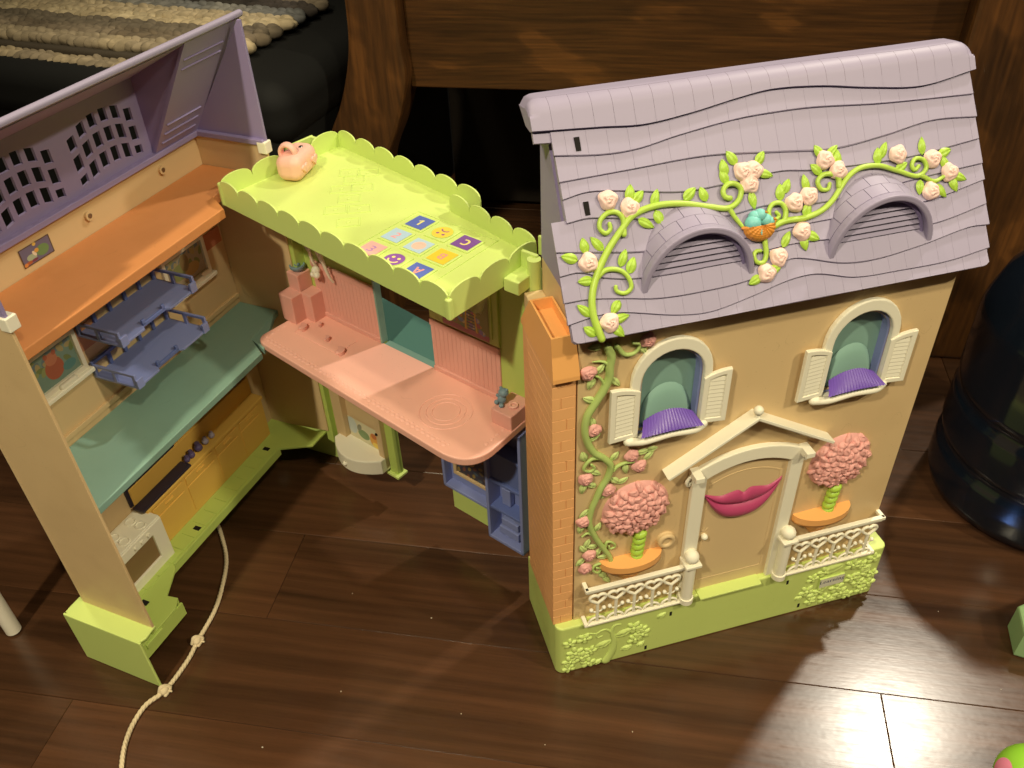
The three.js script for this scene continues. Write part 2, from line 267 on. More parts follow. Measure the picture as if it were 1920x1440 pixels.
// front wall with two eye windows
const WIN = [[0.0745, 0.132, 0.322], [0.2535, 0.311, 0.323]];
{
  const holes = WIN.map(([a, b, y]) => arch(a + 0.003, b - 0.001, y + 0.004, 0.4065, 0.028).reverse());
  hp(RF, 'front_wall', ext(poly([[X0, HB - 0.002], [X1, HB - 0.002], [X1, HE + 0.016], [X0, HE + 0.016]], holes), 0.0032, ZW - 0.0032, 0.0004), CREAMW, 'cream front wall');
  for (const x of [X0, X1 - 0.003]) {
    hp(RF, 'side_wall', side([[ZW - 0.004, HB - 0.002], [ZW - 0.004, HE + 0.01], [-0.016, 0.4577], [-D, 0.4577], [-D, HB - 0.002]], x, x + 0.003), CREAM);
    hp(RF, 'gable', side([[-0.0005, 0.4577], [-D + 0.004, HR - 0.006], [-D, HR - 0.006], [-D, 0.4577]], x - 0.0005, x + 0.0025), LILACD);
  }
  hp(RF, 'ledge', box(X0 + 0.003, X1 - 0.003, 0.251, 0.256, -D + 0.012, 0.0005), TEALD);
  hp(RF, 'ledge', box(X0 + 0.003, X1 - 0.003, 0.431, 0.437, -D + 0.012, 0.0005), SHELFO);
  WIN.forEach(([a, b, y], k) => {
    const outer = arch(a - 0.0085, b + 0.0075, y - 0.002, 0.4225, 0.04), inner = arch(a, b, y - 0.003, 0.4105, 0.03).reverse();
    const w = hp(RF, 'window', walled(ext(poly(outer, [arch(a, b, y + 0.001, 0.4105, 0.03).reverse()]), 0.0052, 0, 0.0012, 6)), WHITE, k ? 'arched window nearer the jug, with shutters and purple lashes' : 'arched window beside the chimney, with shutters and purple lashes');
    part(w, 'jamb', walled(ext(poly(arch(a, b, y + 0.001, 0.4105, 0.03), [arch(a, b, y + 0.001, 0.4105, 0.03, 16, 0.0022).reverse()]), 0.0125, -0.0122, 0)), BLUE);
    part(w, 'pane', walled(ext(poly(arch(a + 0.001, b - 0.001, y + 0.001, 0.4095, 0.029)), 0.002, -0.0105, 0)), TEAL);
    part(w, 'eyelid', walled(grid(20, 10, (u, v) => { const x = a + 0.006 + u * (b - a - 0.011), c = Math.sqrt(Math.max(0, 1 - (2 * u - 1) ** 2)); return [x, y + 0.006 + v * 0.04 * Math.pow(c, 0.8), -0.0085 + 0.009 * Math.sqrt(Math.max(0, 1 - v * v * 0.98)) * Math.pow(c, 0.35)]; })), TEAL);
    const nl = 19;
    const lash = [];                                        // ribbed fan of lashes
    lash.push(grid(nl * 10, 10, (u, v) => { const c = 1 - (2 * u - 1) ** 2; const x0 = a + 0.006 + u * (b - a - 0.011), x1 = a - 0.0015 + u * (b - a + 0.0015); return [mix(x0, x1, v), mix(y + 0.0148 + 0.0082 * c, y + 0.0085 + 0.0018 * c, v), 0.0012 + v * 0.011 + 0.0035 * Math.sin(Math.PI * v * 0.55) + 0.0004 * Math.cos(u * nl * Math.PI * 2)]; }));
    part(w, 'eyelashes', walled(G(lash)), PURPLE);
    part(w, 'sill', walled(G(taperTube([V3(a - 0.009, y - 0.001, 0.006), V3(a + 0.004, y - 0.0012, 0.0095), V3((a + b) / 2, y + 0.0014, 0.0105), V3(b - 0.004, y + 0.0004, 0.0095), V3(b + 0.004, y + 0.0018, 0.006)], v => 0.0042 - 0.0014 * Math.sin(Math.PI * v), 0, 30, 10))), WHITE);
    for (const s of [-1, 1]) {
      const xi = s < 0 ? a - 0.0005 : b + 0.0005, xo = s < 0 ? a - 0.0275 : b + 0.0245, xl = Math.min(xi, xo), xr = Math.max(xi, xo);
      const yt = x => 0.382 - 0.0075 * Math.pow((s < 0 ? (x - xl) : (xr - x)) / (xr - xl), 2);
      const top = []; for (let i = 0; i <= 8; i++) { const x = xr - (xr - xl) * i / 8; top.push([x, yt(x)]); }
      const out = [[xl, y + 0.0025], [xr, y + 0.0025], ...top];
      const m = 0.005, top2 = []; for (let i = 0; i <= 8; i++) { const x = xl + m + (xr - xl - 2 * m) * i / 8; top2.push([x, yt(x) - m]); }
      const hole = [...top2, [xr - m, y + 0.0025 + m], [xl + m, y + 0.0025 + m]];
      const frame = ext(poly(out, [hole]), 0.003, 0.0012, 0.0007, 4), back = ext(poly(out), 0.0016, 0.0004);
      const slats = []; const n = 10; for (let i = 0; i < n; i++) { const y0 = y + 0.0025 + m + (0.371 - y - m) * i / n, h = (0.371 - y - m) / n; slats.push(new THREE.BoxGeometry(xr - xl - 2 * m + 0.0004, h * 0.87, 0.0016).rotateX(-0.12).translate((xl + xr) / 2, y0 + h * 0.5 + 0.0006, 0.0024)); }
      const sh = G(frame, back, slats);
      if (s > 0) sh.translate(-xl, 0, 0).rotateY(-0.12).translate(xl, 0, 0.001); else sh.translate(-xr, 0, 0).rotateY(0.08).translate(xr, 0, 0.0008);
      part(w, 'shutter', walled(sh.translate(0, 0, 0.0012)), WHITE);
    }
  });
}
// door, porch, lips
{
  const dx0 = 0.149, dx1 = 0.237, dcx = 0.193;
  const crown = (x0, x1, yb, ys, yc, n = 12) => { const o = [[x1, yb]]; for (let i = 0; i <= n; i++) { const t = i / n, x = mix(x1, x0, t); o.push([x, ys + (yc - ys) * (1 - (2 * t - 1) ** 2)]); } o.push([x0, yb]); return o; };
  const door = hp(RF, 'door', walled(G(ext(poly(crown(dx0, dx1, HB, 0.25, 0.262)), 0.0012, 0), ext(poly(crown(dx0 + 0.006, dx1 - 0.006, HB + 0.016, 0.236, 0.247), [crown(dx0 + 0.0075, dx1 - 0.0075, HB + 0.0175, 0.2345, 0.2455).reverse()]), 0.0005, 0.001, 0.0002))), CREAM, 'cream front door with big magenta lips');
  const lipOut = (up) => { const top = curve1([[0.1495, 0.2255], [0.168, 0.2185], [0.18, 0.2205], [0.187, 0.2212], [0.193, 0.2165], [0.1995, 0.2215], [0.208, 0.2205], [0.22, 0.2185], [0.234, 0.2265]]), bot = curve1([[0.1495, 0.2255], [0.16, 0.205], [0.172, 0.1895], [0.185, 0.1835], [0.2, 0.1832], [0.213, 0.189], [0.224, 0.204], [0.234, 0.2265]]), mid = curve1([[0.1495, 0.2255], [0.165, 0.21], [0.18, 0.2035], [0.193, 0.202], [0.207, 0.203], [0.221, 0.2105], [0.234, 0.2265]]); return { top, bot, mid }; };
  const { top, bot, mid } = lipOut();
  const lipPiece = (lo, hi, bulge) => grid(40, 10, (u, v) => { const x = 0.1495 + u * (0.234 - 0.1495), a = lo(x), b = hi(x), t = Math.pow(Math.sin(Math.PI * u), 0.5); return [x, mix(a, b, v), bulge * t * Math.pow(Math.sin(Math.PI * mix(0.02, 0.98, v)), 0.6)]; });
  const lips = hp(RF, 'lips', walled(G(lipPiece(mid, top, 0.005), lipPiece(bot, mid, 0.0062)).translate(0, 0, 0.001)), MAGENTA);
  const knob = part(door, 'knob', walled(G(ball(0.1565, 0.1655, 0.004, 0.0034, 1, 1, 1, 14), ball(0.1565, 0.1655, 0.001, 0.0026, 1, 1, 1.4, 10))), WHITE);
  for (const s of [1, -1]) part(door, 'knob_plate', walled(G([-0.6, 0, 0.6].map(a => ball(0, 0.0075 * s, 0.0008, 1, 0.0014, 0.0035, 0.001, 8).rotateZ(a * 0.6).translate(0.1565, 0.1655, 0)))), CREAM);
  const outer = crown(0.134, 0.251, HB, 0.262, 0.2775), inner = crown(dx0, dx1, HB - 0.001, 0.25, 0.262).reverse();
  const fr = hp(RF, 'door_frame', walled(ext(new THREE.Shape([...crown(0.1345, 0.2505, HB, 0.2615, 0.2775), ...crown(dx0, dx1, HB, 0.25, 0.262).reverse()].map(p => V2(...p))), 0.0062, 0, 0.001)), WHITE, 'white arched door frame');
  for (const [x, s] of [[0.136, -1], [0.249, 1]]) part(fr, 'bracket', walled(G(box(x - 0.0045, x + 0.0045, 0.2585, 0.2645, 0, 0.0165, 0.0006), box(x - 0.0042, x + 0.0042, 0.256, 0.2606, 0, 0.011, 0.0006), taperTube([V3(x + s * 0.004, 0.255, 0.003), V3(x + s * 0.0065, 0.249, 0.003), V3(x + s * 0.0045, 0.244, 0.003), V3(x + s * 0.0035, 0.247, 0.003)], 0.0022, 0.0016, 16, 8))), WHITE);
  const slope = (xa, ya, xb, yb) => { const dx = xb - xa, dy = yb - ya, l = Math.hypot(dx, dy), nx = -dy / l, ny = dx / l, t = 0.003 * Math.sign(ny || 1); return ext(poly([[xa, ya], [xb, yb], [xb + nx * t, yb + ny * t], [xa + nx * t, ya + ny * t]]), 0.0145, 0.0, 0.0005); };
  const cx = 0.187;
  const porch = hp(RF, 'porch_roof', walled(G(slope(0.1055, 0.2685, cx + 0.0015, 0.3205), slope(cx - 0.0015, 0.3205, 0.272, 0.2685),
    ext(poly([[0.113, 0.2715], [cx, 0.3188], [0.264, 0.2715], [0.256, 0.2715], [cx, 0.3135], [0.121, 0.2715]]), 0.005, 0.0, 0.0004))), WHITE, 'white gabled porch roof over the door');
  part(porch, 'finial', walled(G(ball(cx, 0.329, 0.0105, 0.0046), new THREE.CylinderGeometry(0.0022, 0.0032, 0.006, 12).translate(cx, 0.3235, 0.0105))), WHITE);
  hp(RF, 'doorbell', walled(G(new THREE.TorusGeometry(0.0068, 0.0026, 12, 28).translate(0.1148, 0.1735, 0.0036), new THREE.CylinderGeometry(0.0088, 0.0096, 0.0045, 28).rotateX(Math.PI / 2).translate(0.1148, 0.1735, 0.0018))), CREAM, 'round cream doorbell button');
}
// two topiary trees in orange pots
for (const [cx, cy, sx, px] of [[0.0802, 0.2285, 1, 0.079], [0.296, 0.2285, 1, 0.29]]) {
  const RX = 0.0335, RY = 0.0345;
  const crown = hp(RF, 'topiary', walled(grid(32, 10, (u, v) => { const a = u * Math.PI * 2; return [cx + RX * v * Math.cos(a), cy + RY * v * Math.sin(a), 0.0085 * Math.sqrt(Math.max(0, 1 - v * v))]; })), GUMDROP, 'pink round topiary in an orange pot');
  const petals = [];
  for (let i = 0; i < 60; i++) { const q = Math.sqrt((i + 0.5) / 60), a = i * 2.39996; petals.push([q, a]); }
  const pg = [0, 1, 2].map(k => grid(10, 8, (u, v) => { const a = u * Math.PI * 2, q = v; const r = q * (1 + 0.16 * Math.sin(2 * a + k) + 0.1 * Math.sin(3 * a + 2 * k)); return [0.0053 * r * Math.cos(a), 0.0045 * r * Math.sin(a), 0.0034 * Math.pow(Math.max(0, 1 - q * q), 0.5) * (1 + 0.3 * Math.cos(a + k)) - 0.0006]; }));
  petals.forEach(([q, a], i) => {
    const x = cx + (RX - 0.0025) * q * Math.cos(a), y = cy + (RY - 0.0025) * q * Math.sin(a), z = 0.0085 * Math.sqrt(Math.max(0.0, 1 - q * q)) + 0.0004;
    const g = pg[i % 3].clone().rotateZ(rr(0, 6.28)).rotateX(-q * Math.sin(a) * 0.75 + rr(-0.09, 0.09)).rotateY(q * Math.cos(a) * 0.75 + rr(-0.09, 0.09)).scale(1.05, 1.05, 1.15).translate(x, y, z);
    part(crown, 'petal', walled(g), GUMDROP);
  });
  const stem = [];
  for (let k = 0; k < 5; k++) { const y = 0.162 + k * 0.0078; stem.push(new THREE.SphereGeometry(1, 14, 10).scale(0.0072, 0.0048, 0.0062).rotateZ(0.45).translate(px + 0.0048 + k * 0.0006, y, 0.0035)); }
  part(crown, 'trunk', walled(G(stem)), LEAF);
  const pot = grid(24, 14, (u, v) => { const a = -Math.PI / 2 + (u - 0.5) * Math.PI; const prof = v < 0.3 ? 1 : v < 0.34 ? 1 - 0.25 * (v - 0.3) / 0.04 : 0.75 - 0.5 * Math.pow((v - 0.34) / 0.66, 0.9); return [px + 0.0325 * prof * Math.sin((u - 0.5) * Math.PI), 0.1625 - v * 0.034, 0.0175 * prof * Math.cos((u - 0.5) * Math.PI)]; });
  const lid = grid(24, 3, (u, v) => [px + 0.0325 * v * Math.sin((u - 0.5) * Math.PI), 0.1625 + 0.0012 * (1 - v), 0.0175 * v * Math.cos((u - 0.5) * Math.PI)]);
  part(crown, 'pot', walled(G(pot, lid)), ORANGE);
}
// two railings with hearts
const heart = (s) => { const p = []; for (let i = 0; i < 28; i++) { const t = i / 28 * Math.PI * 2; p.push(V3(s * Math.pow(Math.sin(t), 3), s * 0.92 * (13 * Math.cos(t) - 5 * Math.cos(2 * t) - 2 * Math.cos(3 * t) - Math.cos(4 * t)) / 16, 0)); } return p; };
for (const [xa, xb, post, far] of [[0.0305, 0.1385, 0.1415, 0.0305], [0.2535, 0.363, 0.2495, 0.363]]) {
  const z = 0.0103, y0 = HB, y1 = 0.1365, n = 5, dx = (xb - xa - 0.008) / n, x00 = xa + (post > xb ? 0.002 : 0.006);
  const rail = hp(RF, 'railing', walled(G(box(xa - 0.002, xb + 0.002, y1 - 0.0042, y1, z - 0.0022, z + 0.0028, 0.0008), box(far - 0.0022, far + 0.0022, y1 - 0.0042, y1, 0, z + 0.0024, 0.0008), box(xa - 0.002, xb + 0.002, y0, y0 + 0.0028, z - 0.0022, z + 0.0028, 0.0006), box(far - 0.0022, far + 0.0022, y0, y0 + 0.0042, 0, z + 0.0024, 0.0008), box(xa, xb, y1 - 0.0072, y1 - 0.0042, z - 0.0008, z + 0.001))), WHITE, post > xb ? 'white heart railing beside the chimney' : 'white heart railing at the far corner from the chimney');
  for (let i = 0; i < n; i++) {
    const cx = x00 + dx * (i + 0.5);
    part(rail, 'heart', walled(taperTube(heart(0.0086).map(p => p.add(V3(cx, y1 - 0.0182, z))), 0.0017, 0.0017, 44, 8, true)), WHITE);
    part(rail, 'baluster', walled(G(rod([cx, y0 + 0.006, z], [cx, y1 - 0.0262, z], 0.0018, 8), taperTube([V3(cx - dx * 0.46, y0 + 0.002, z), V3(cx - dx * 0.36, y0 + 0.0072, z), V3(cx, y0 + 0.0105, z), V3(cx + dx * 0.36, y0 + 0.0072, z), V3(cx + dx * 0.46, y0 + 0.002, z)], 0.0013, 0.0013, 24, 8))), WHITE);
    for (const s of [-1, 1]) part(rail, 'curl', walled(G(taperTube([V3(cx + s * 0.001, y1 - 0.0395, z), V3(cx + s * 0.0042, y1 - 0.0385, z), V3(cx + s * 0.0066, y1 - 0.0355, z)], 0.0009, 0.001, 12, 6), ball(cx + s * 0.0068, y1 - 0.0345, z + 0.0004, 0.0023, 1, 1, 1, 10))), WHITE);
  }
  part(rail, 'post', walled(G(new THREE.CylinderGeometry(0.0062, 0.0062, 0.06, 20).translate(post, 0.108, z), new THREE.CylinderGeometry(0.0076, 0.0076, 0.007, 20).translate(post, HB + 0.0035, z), box(post - 0.0088, post + 0.0088, 0.1373, 0.1415, z - 0.0088, z + 0.0088, 0.001))), WHITE);
  part(rail, 'ball', walled(ball(post, 0.1478, z, 0.0078, 1, 1, 1, 20)), WHITE);
}
// brick chimney at the hinge side
{
  const y0 = HB, y1 = 0.404, z0 = -0.082, z1 = 0.004, xa = -0.0015, xb = 0.0195;
  const shaft = hp(RF, 'chimney', box(xa + 0.0008, xb - 0.0004, y0, y1, z0 + 0.0008, z1 - 0.0008), BRICKO, 'orange brick chimney');
  const rows = 27, h = (y1 - y0) / rows, depth = z1 - z0, half = depth / 3;
  const bg = w => box(-w / 2 + 0.0002, w / 2 - 0.0002, -h / 2 + 0.00015, h / 2 - 0.00015, -0.0006, 0.00035, 0.0002);
  const bs = bg(half), bh = bg(half / 2), bf = bg(xb - xa), b1 = bg((xb - xa) * 0.62), b2 = bg((xb - xa) * 0.38);
  for (let r = 0; r < rows; r++) {
    const y = y0 + h * (r + 0.5);
    const put = (g, x, z, ry) => { const m = part(shaft, 'brick', g, BRICKO); m.position.set(x, y, z); m.rotation.y = ry; return m; };
    if (r % 2) { for (let k = 0; k < 3; k++) put(bs, xa + 0.0006, z0 + half * (k + 0.5), -Math.PI / 2); put(bf, (xa + xb) / 2, z1 - 0.0006, 0); }
    else { put(bh, xa + 0.0006, z0 + half * 0.25, -Math.PI / 2); put(bs, xa + 0.0006, z0 + half, -Math.PI / 2); put(bs, xa + 0.0006, z0 + 2 * half, -Math.PI / 2); put(bh, xa + 0.0006, z0 + half * 2.75, -Math.PI / 2); put(r % 4 ? b1 : b2, xa + (xb - xa) * (r % 4 ? 0.31 : 0.19), z1 - 0.0006, 0); put(r % 4 ? b2 : b1, xa + (xb - xa) * (r % 4 ? 0.81 : 0.69), z1 - 0.0006, 0); }
  }
  // flared pot with an open top
  const T = 0.4405, B = y1, tw = 0.0016;
  const q = (x0, x1, za, zb, y) => [[x0, y, zb], [x1, y, zb], [x1, y, za], [x0, y, za]];
  const loop = (A, Bq) => { const pos = []; for (let i = 0; i < 4; i++) { const j = (i + 1) % 4; for (const p of [A[i], A[j], Bq[j], A[i], Bq[j], Bq[i]]) pos.push(...p); } const g = new THREE.BufferGeometry(); g.setAttribute('position', new THREE.Float32BufferAttribute(pos, 3)); g.computeVertexNormals(); return g; };
  const low = q(xa - 0.0006, xb + 0.0012, z0 - 0.002, z1 + 0.0052, B), lip = q(xa - 0.0006, xb + 0.0012, z0 - 0.002, z1 + 0.0052, B - 0.004), topO = q(xa - 0.0002, xb - 0.001, z0 + 0.026, z1 - 0.001, T), topI = q(xa + tw, xb - 0.001 - tw, z0 + 0.028, z1 - 0.001 - tw, T), inn = q(xa + tw + 0.001, xb - 0.003, z0 + 0.03, z1 - 0.005, T - 0.009);
  const floorIn = new THREE.PlaneGeometry(xb - xa - 0.005, 0.052).rotateX(-Math.PI / 2).translate((xa + xb) / 2, T - 0.0085, (z0 + z1) / 2 + 0.013);
  hp(RF, 'chimney_pot', G(loop(lip, low), loop(low, topO), loop(topO, topI), loop(topI, inn), floorIn, box(xa, xb + 0.0006, B - 0.004, B - 0.001, z0, z1 + 0.0046)), ORANGE, 'flared orange chimney top');
  hp(RF, 'hinge_post', box(0.004, X0, 0.36, 0.424, -D - 0.001, -D + 0.012, 0.001), CREAM);
}
// --- roof of the right section
const ROWS = [
  [[0.005, 0.1605], [0.059, 0.157], [0.093, 0.1545], [0.132, 0.158], [0.172, 0.164], [0.202, 0.167], [0.244, 0.1643], [0.285, 0.158], [0.333, 0.1532], [0.383, 0.16]],
  [[0.02, 0.1408], [0.058, 0.1366], [0.086, 0.1371], [0.119, 0.1425], [0.168, 0.1482], [0.206, 0.1493], [0.236, 0.1487], [0.295, 0.1441], [0.383, 0.1406]],
  [[0.021, 0.121], [0.077, 0.1227], [0.14, 0.1241], [0.201, 0.1185], [0.249, 0.1144], [0.295, 0.1186], [0.339, 0.1247], [0.383, 0.1221]],
  [[0.02, 0.108], [0.041, 0.1111], [0.069, 0.1078], [0.113, 0.1003], [0.15, 0.1005], [0.199, 0.1038], [0.227, 0.1007], [0.311, 0.0985], [0.383, 0.1046]],
  [[0.021, 0.0904], [0.039, 0.0917], [0.09, 0.083], [0.148, 0.0765], [0.185, 0.0792], [0.202, 0.0757], [0.24, 0.0745], [0.329, 0.0811], [0.383, 0.0842]],
  [[0.009, 0.0704], [0.045, 0.0648], [0.075, 0.0604], [0.16, 0.057], [0.22, 0.06], [0.323, 0.0611], [0.383, 0.071]],
  [[0.009, 0.0522], [0.025, 0.0528], [0.042, 0.046], [0.069, 0.041], [0.12, 0.04], [0.2, 0.046], [0.26, 0.043], [0.331, 0.0424], [0.383, 0.0512]],
  [[0.008, 0.032], [0.029, 0.0317], [0.056, 0.0277], [0.082, 0.0232], [0.115, 0.022], [0.161, 0.0243], [0.196, 0.0346], [0.21, 0.0331], [0.242, 0.0241], [0.272, 0.0221], [0.316, 0.0267], [0.361, 0.0341], [0.38, 0.0335]],
  [[0.009, 0.0152], [0.033, 0.0186], [0.053, 0.0175], [0.096, 0.0078], [0.124, 0.0053], [0.159, 0.011], [0.195, 0.0185], [0.219, 0.0192], [0.252, 0.011], [0.294, 0.0096], [0.339, 0.0097], [0.379, 0.0144]],
].map(curve1);
{
  const xs0 = [0.0055, 0.0195, 0.02, 0.0205, 0.0205, 0.0085, 0.0085, 0.0082, 0.0085, 0.0105], xs1 = [0.3835, 0.3795, 0.3805, 0.38, 0.381, 0.3812, 0.3802, 0.381, 0.3785, 0.3765];
  const slab = poly([[0.0105, 0.002], [0.0125, 0], [0.375, 0], [0.3785, 0.003], [0.379, 0.166], [0.0065, 0.166], [0.0065, 0.152], [0.0205, 0.151], [0.0205, 0.0728], [0.0095, 0.0704]]);
  const roof = hp(RF, 'roof', roofed(ext(slab, 0.0036, -0.0036, 0.0003)), LILAC, 'lilac shingled roof');
  const rowSpan = 10;
  for (let r = 1; r < rowSpan; r++) {
    const lo = r < 9 ? ROWS[r] : (x => 0.0), hi = ROWS[r - 1], pitch = 0.0158 + 0.0008 * Math.sin(r * 2.1), off = (r * 0.37 % 1) * pitch;
    let x = xs0[r];
    let nx = xs0[r] + off + 0.004;
    while (x < xs1[r] - 0.001) {
      let b = Math.min(nx, xs1[r]); if (xs1[r] - b < 0.004) b = xs1[r];
      const g0 = 0.00007, xa = x + (x === xs0[r] ? 0 : g0), xb = b - (b === xs1[r] ? 0 : g0), n = 3, pos = [];
      const lowH = 0.003, hiH = 0.0007, skew = 0.0006;
      const pt = (t, v, h) => { const xx = mix(xa, xb, t) + skew * v; const cut = r === 9 ? Math.max(0, 0.0025 - Math.min(xx - xs0[9], xs1[9] - xx) * 0.7) : 0; const s0 = lo(mix(xa, xb, t)) + cut, s1 = hi(xx) + 0.0025; return [xx, mix(s0, s1, v), h]; };
      const quad = (a, bq, c, d) => pos.push(...a, ...bq, ...c, ...a, ...c, ...d);
      for (let i = 0; i < n; i++) {
        const t0 = i / n, t1 = (i + 1) / n;
        quad(pt(t0, 0.03, lowH), pt(t1, 0.03, lowH), pt(t1, 1, hiH), pt(t0, 1, hiH));
        quad(pt(t0, 0, lowH - 0.0007), pt(t1, 0, lowH - 0.0007), pt(t1, 0.03, lowH), pt(t0, 0.03, lowH));
        quad(pt(t0, 0, -0.0002), pt(t1, 0, -0.0002), pt(t1, 0, lowH - 0.0007), pt(t0, 0, lowH - 0.0007));
      }
      for (const t of [0, 1]) { const a = pt(t, 0, -0.0002), b2 = pt(t, 0, lowH - 0.0007), c = pt(t, 0.03, lowH), d = pt(t, 1, hiH), e = pt(t, 1, -0.0002); const tri = t ? [[a, d, b2], [b2, d, c], [a, e, d]] : [[a, b2, d], [b2, c, d], [a, d, e]]; for (const q of tri) for (const p of q) pos.push(...p); }
      const g = new THREE.BufferGeometry(); g.setAttribute('position', new THREE.Float32BufferAttribute(pos, 3)); g.computeVertexNormals();
      part(roof, 'shingle', roofed(g), LILAC);
      x = b; nx = b + pitch * (0.97 + 0.06 * rnd());
    }
  }
  // top course, rolled over the ridge
  const prof = [[0.0, 0.0034], [0.0, 0.0048]]; const st = 0.172, R = 0.016;
  const round = xx => { const d = Math.min(xx - 0.0055, 0.3835 - xx); return d < 0.011 ? 0.011 - Math.sqrt(Math.max(0, 0.011 ** 2 - (0.011 - d) ** 2)) : 0; };
  const capPt = (x, v) => {                               // v in 0..1 from lower edge up and over
    const s0 = ROWS[0](x), H = 0.0042, L1 = st - s0, L2 = R * 1.15, L3 = 0.014, T = v * (L1 + L2 + L3), d = round(x);
    if (T <= L1) return [x, s0 + T - d * 0.5 * Math.max(0, v - 0.35), H];
    if (T <= L1 + L2) { const a = (T - L1) / R; return [x, st + R * Math.sin(a) - d * (0.2 + 0.4 * a), H - R * (1 - Math.cos(a)) - d * 0.3]; }
    const a = 1.15, e = T - L1 - L2; return [x, st + R * Math.sin(a) + e * Math.cos(a) - d * 0.66, H - R * (1 - Math.cos(a)) - e * Math.sin(a) - d * 0.3];
  };
  let x = 0.0055, k = 0;
  const xs = [x]; while (x < 0.379) { x += 0.0162; xs.push(Math.min(x, 0.3835)); if (x > 0.3835) break; }
  for (let i = 0; i < xs.length - 1; i++) {
    const xa = xs[i] + (i ? 0.00008 : 0), xb = xs[i + 1] - (i < xs.length - 2 ? 0.00008 : 0);
    if (xb - xa < 0.002) continue;
    const slantX = (t, v) => mix(xa, xb, t);
    const top = grid(i && i < xs.length - 2 ? 5 : 24, 16, (t, v) => { const xx = slantX(t, v); const p = capPt(xx, v * 0.62); return p; });
    const thick = grid(5, 2, (t, v) => { const p = capPt(mix(xa, xb, t), 0); return [p[0], p[1], mix(-0.0004, 0.0042, v)]; });
    part(roof, 'ridge_tile', roofed(G(top, thick)), LILAC);
  }
  part(roof, 'ridge_roll', roofed(grid(90, 10, (t, v) => { const xx = mix(0.0055, 0.3835, t), p = capPt(xx, 0.62 + v * 0.38); return [p[0], p[1], p[2] + 0.0002]; })), LILAC);
  const M_END = basis([0, 1, 0], [0, 0, 1], [1, 0, 0]);
  for (const xx of [0.0056, 0.3824]) { const pts = []; for (let i = 0; i <= 20; i++) { const p = capPt(xx + (xx > 0.2 ? 0.001 : 0), i / 20); pts.push([p[1], p[2] - 0.0002]); } pts.push([0.168, -0.012], [ROWS[0](xx) + 0.0005, -0.002]); part(roof, 'ridge_end', roofed(ext(poly(pts), 0.001, xx).applyMatrix4(M_END)), LILAC); }
  for (const [sx, sy] of [[0.0388, 0.147], [0.0378, 0.0992]]) part(roof, 'slot', roofed(box(sx - 0.002, sx + 0.002, sy - 0.0052, sy + 0.0052, 0, 0.0031)), HOLE);
}
// dormer vents
for (const cx of [0.118, 0.278]) {
  const yb = 0.4709, zf = 0.0062, r = 0.0455, back = -0.05;
  const ringPath = (ro, z) => { const p = []; for (let i = 0; i <= 28; i++) { const a = Math.PI * i / 28; p.push(V3(cx + ro * Math.cos(a), yb + ro * 1.02 * Math.sin(a), z)); } return p; };
  const halfRing = (ro, ri) => { const o = []; for (let i = 0; i <= 28; i++) { const a = Math.PI * i / 28; o.push([cx + ro * Math.cos(a), yb - 0.004 + ro * 1.07 * Math.sin(a)]); } for (let i = 28; i >= 0; i--) { const a = Math.PI * i / 28; o.push([cx + ri * Math.cos(a), yb - 0.004 + ri * 1.07 * Math.sin(a)]); } return poly(o); };
  const d = hp(RF, 'dormer', G(ext(halfRing(r + 0.002, r - 0.003), 0.0075, zf - 0.007, 0.0013, 4)), LILAC, cx < 0.2 ? 'arched dormer vent above the window beside the chimney' : 'arched dormer vent farther from the chimney');
  part(d, 'inner_rim', ext(halfRing(r - 0.0032, r - 0.0058), 0.006, zf - 0.011, 0.0005, 4), LILACD);
  part(d, 'back_panel', ext(halfRing(r - 0.006, 0.0005), 0.002, zf - 0.0105), LILAC);
  const n = 8;
  for (let i = 0; i < n; i++) { const y = yb + 0.0045 + i * 0.0053, hw = Math.sqrt(Math.max(0, (r - 0.0058) ** 2 - ((y - yb + 0.004) / 1.07) ** 2)); if (hw < 0.006) continue; part(d, 'louver', new THREE.BoxGeometry(hw * 2, 0.0051, 0.0018).rotateX(-0.5).translate(cx, y + 0.001, zf - 0.0075), LILAC); }
  // tiles over the barrel
  const flare = z => 1 + 0.15 * (zf - 0.006 - z) / 0.045;
  const rowsZ = [[zf - 0.0072, zf - 0.019, 10], [zf - 0.0194, zf - 0.031, 9], [zf - 0.0314, zf - 0.045, 10]];
  rowsZ.forEach(([za, zb, m], row) => {
    for (let i = 0; i < m; i++) {
      const a0 = Math.PI * i / m + 0.005, a1 = Math.PI * (i + 1) / m - 0.005, ro = r + 0.0014;
      const P = (a, z, q) => { const f = flare(z); return [cx + (ro - q) * f * Math.cos(a), yb - 0.004 + (ro - q) * f * 1.07 * Math.sin(a), z]; };
      part(d, 'tile', G(grid(4, 1, (u, v) => P(mix(a1, a0, u), mix(za, zb, v), 0).slice()), grid(4, 1, (u, v) => P(mix(a1, a0, u), za, 0.0012 * (1 - v))), grid(1, 1, (u, v) => P(a0, mix(za, zb, u), 0.0012 * v)), grid(1, 1, (u, v) => P(a1, mix(zb, za, u), 0.0012 * v))), LILAC);
    }
  });
  part(d, 'barrel', grid(24, 1, (u, v) => { const a = Math.PI * (1 - u); const z = mix(zf - 0.006, back, v), f = flare(z); return [cx + (r + 0.0002) * f * Math.cos(a), yb - 0.004 + (r + 0.0002) * f * 1.07 * Math.sin(a), z]; }), LILACD);
}
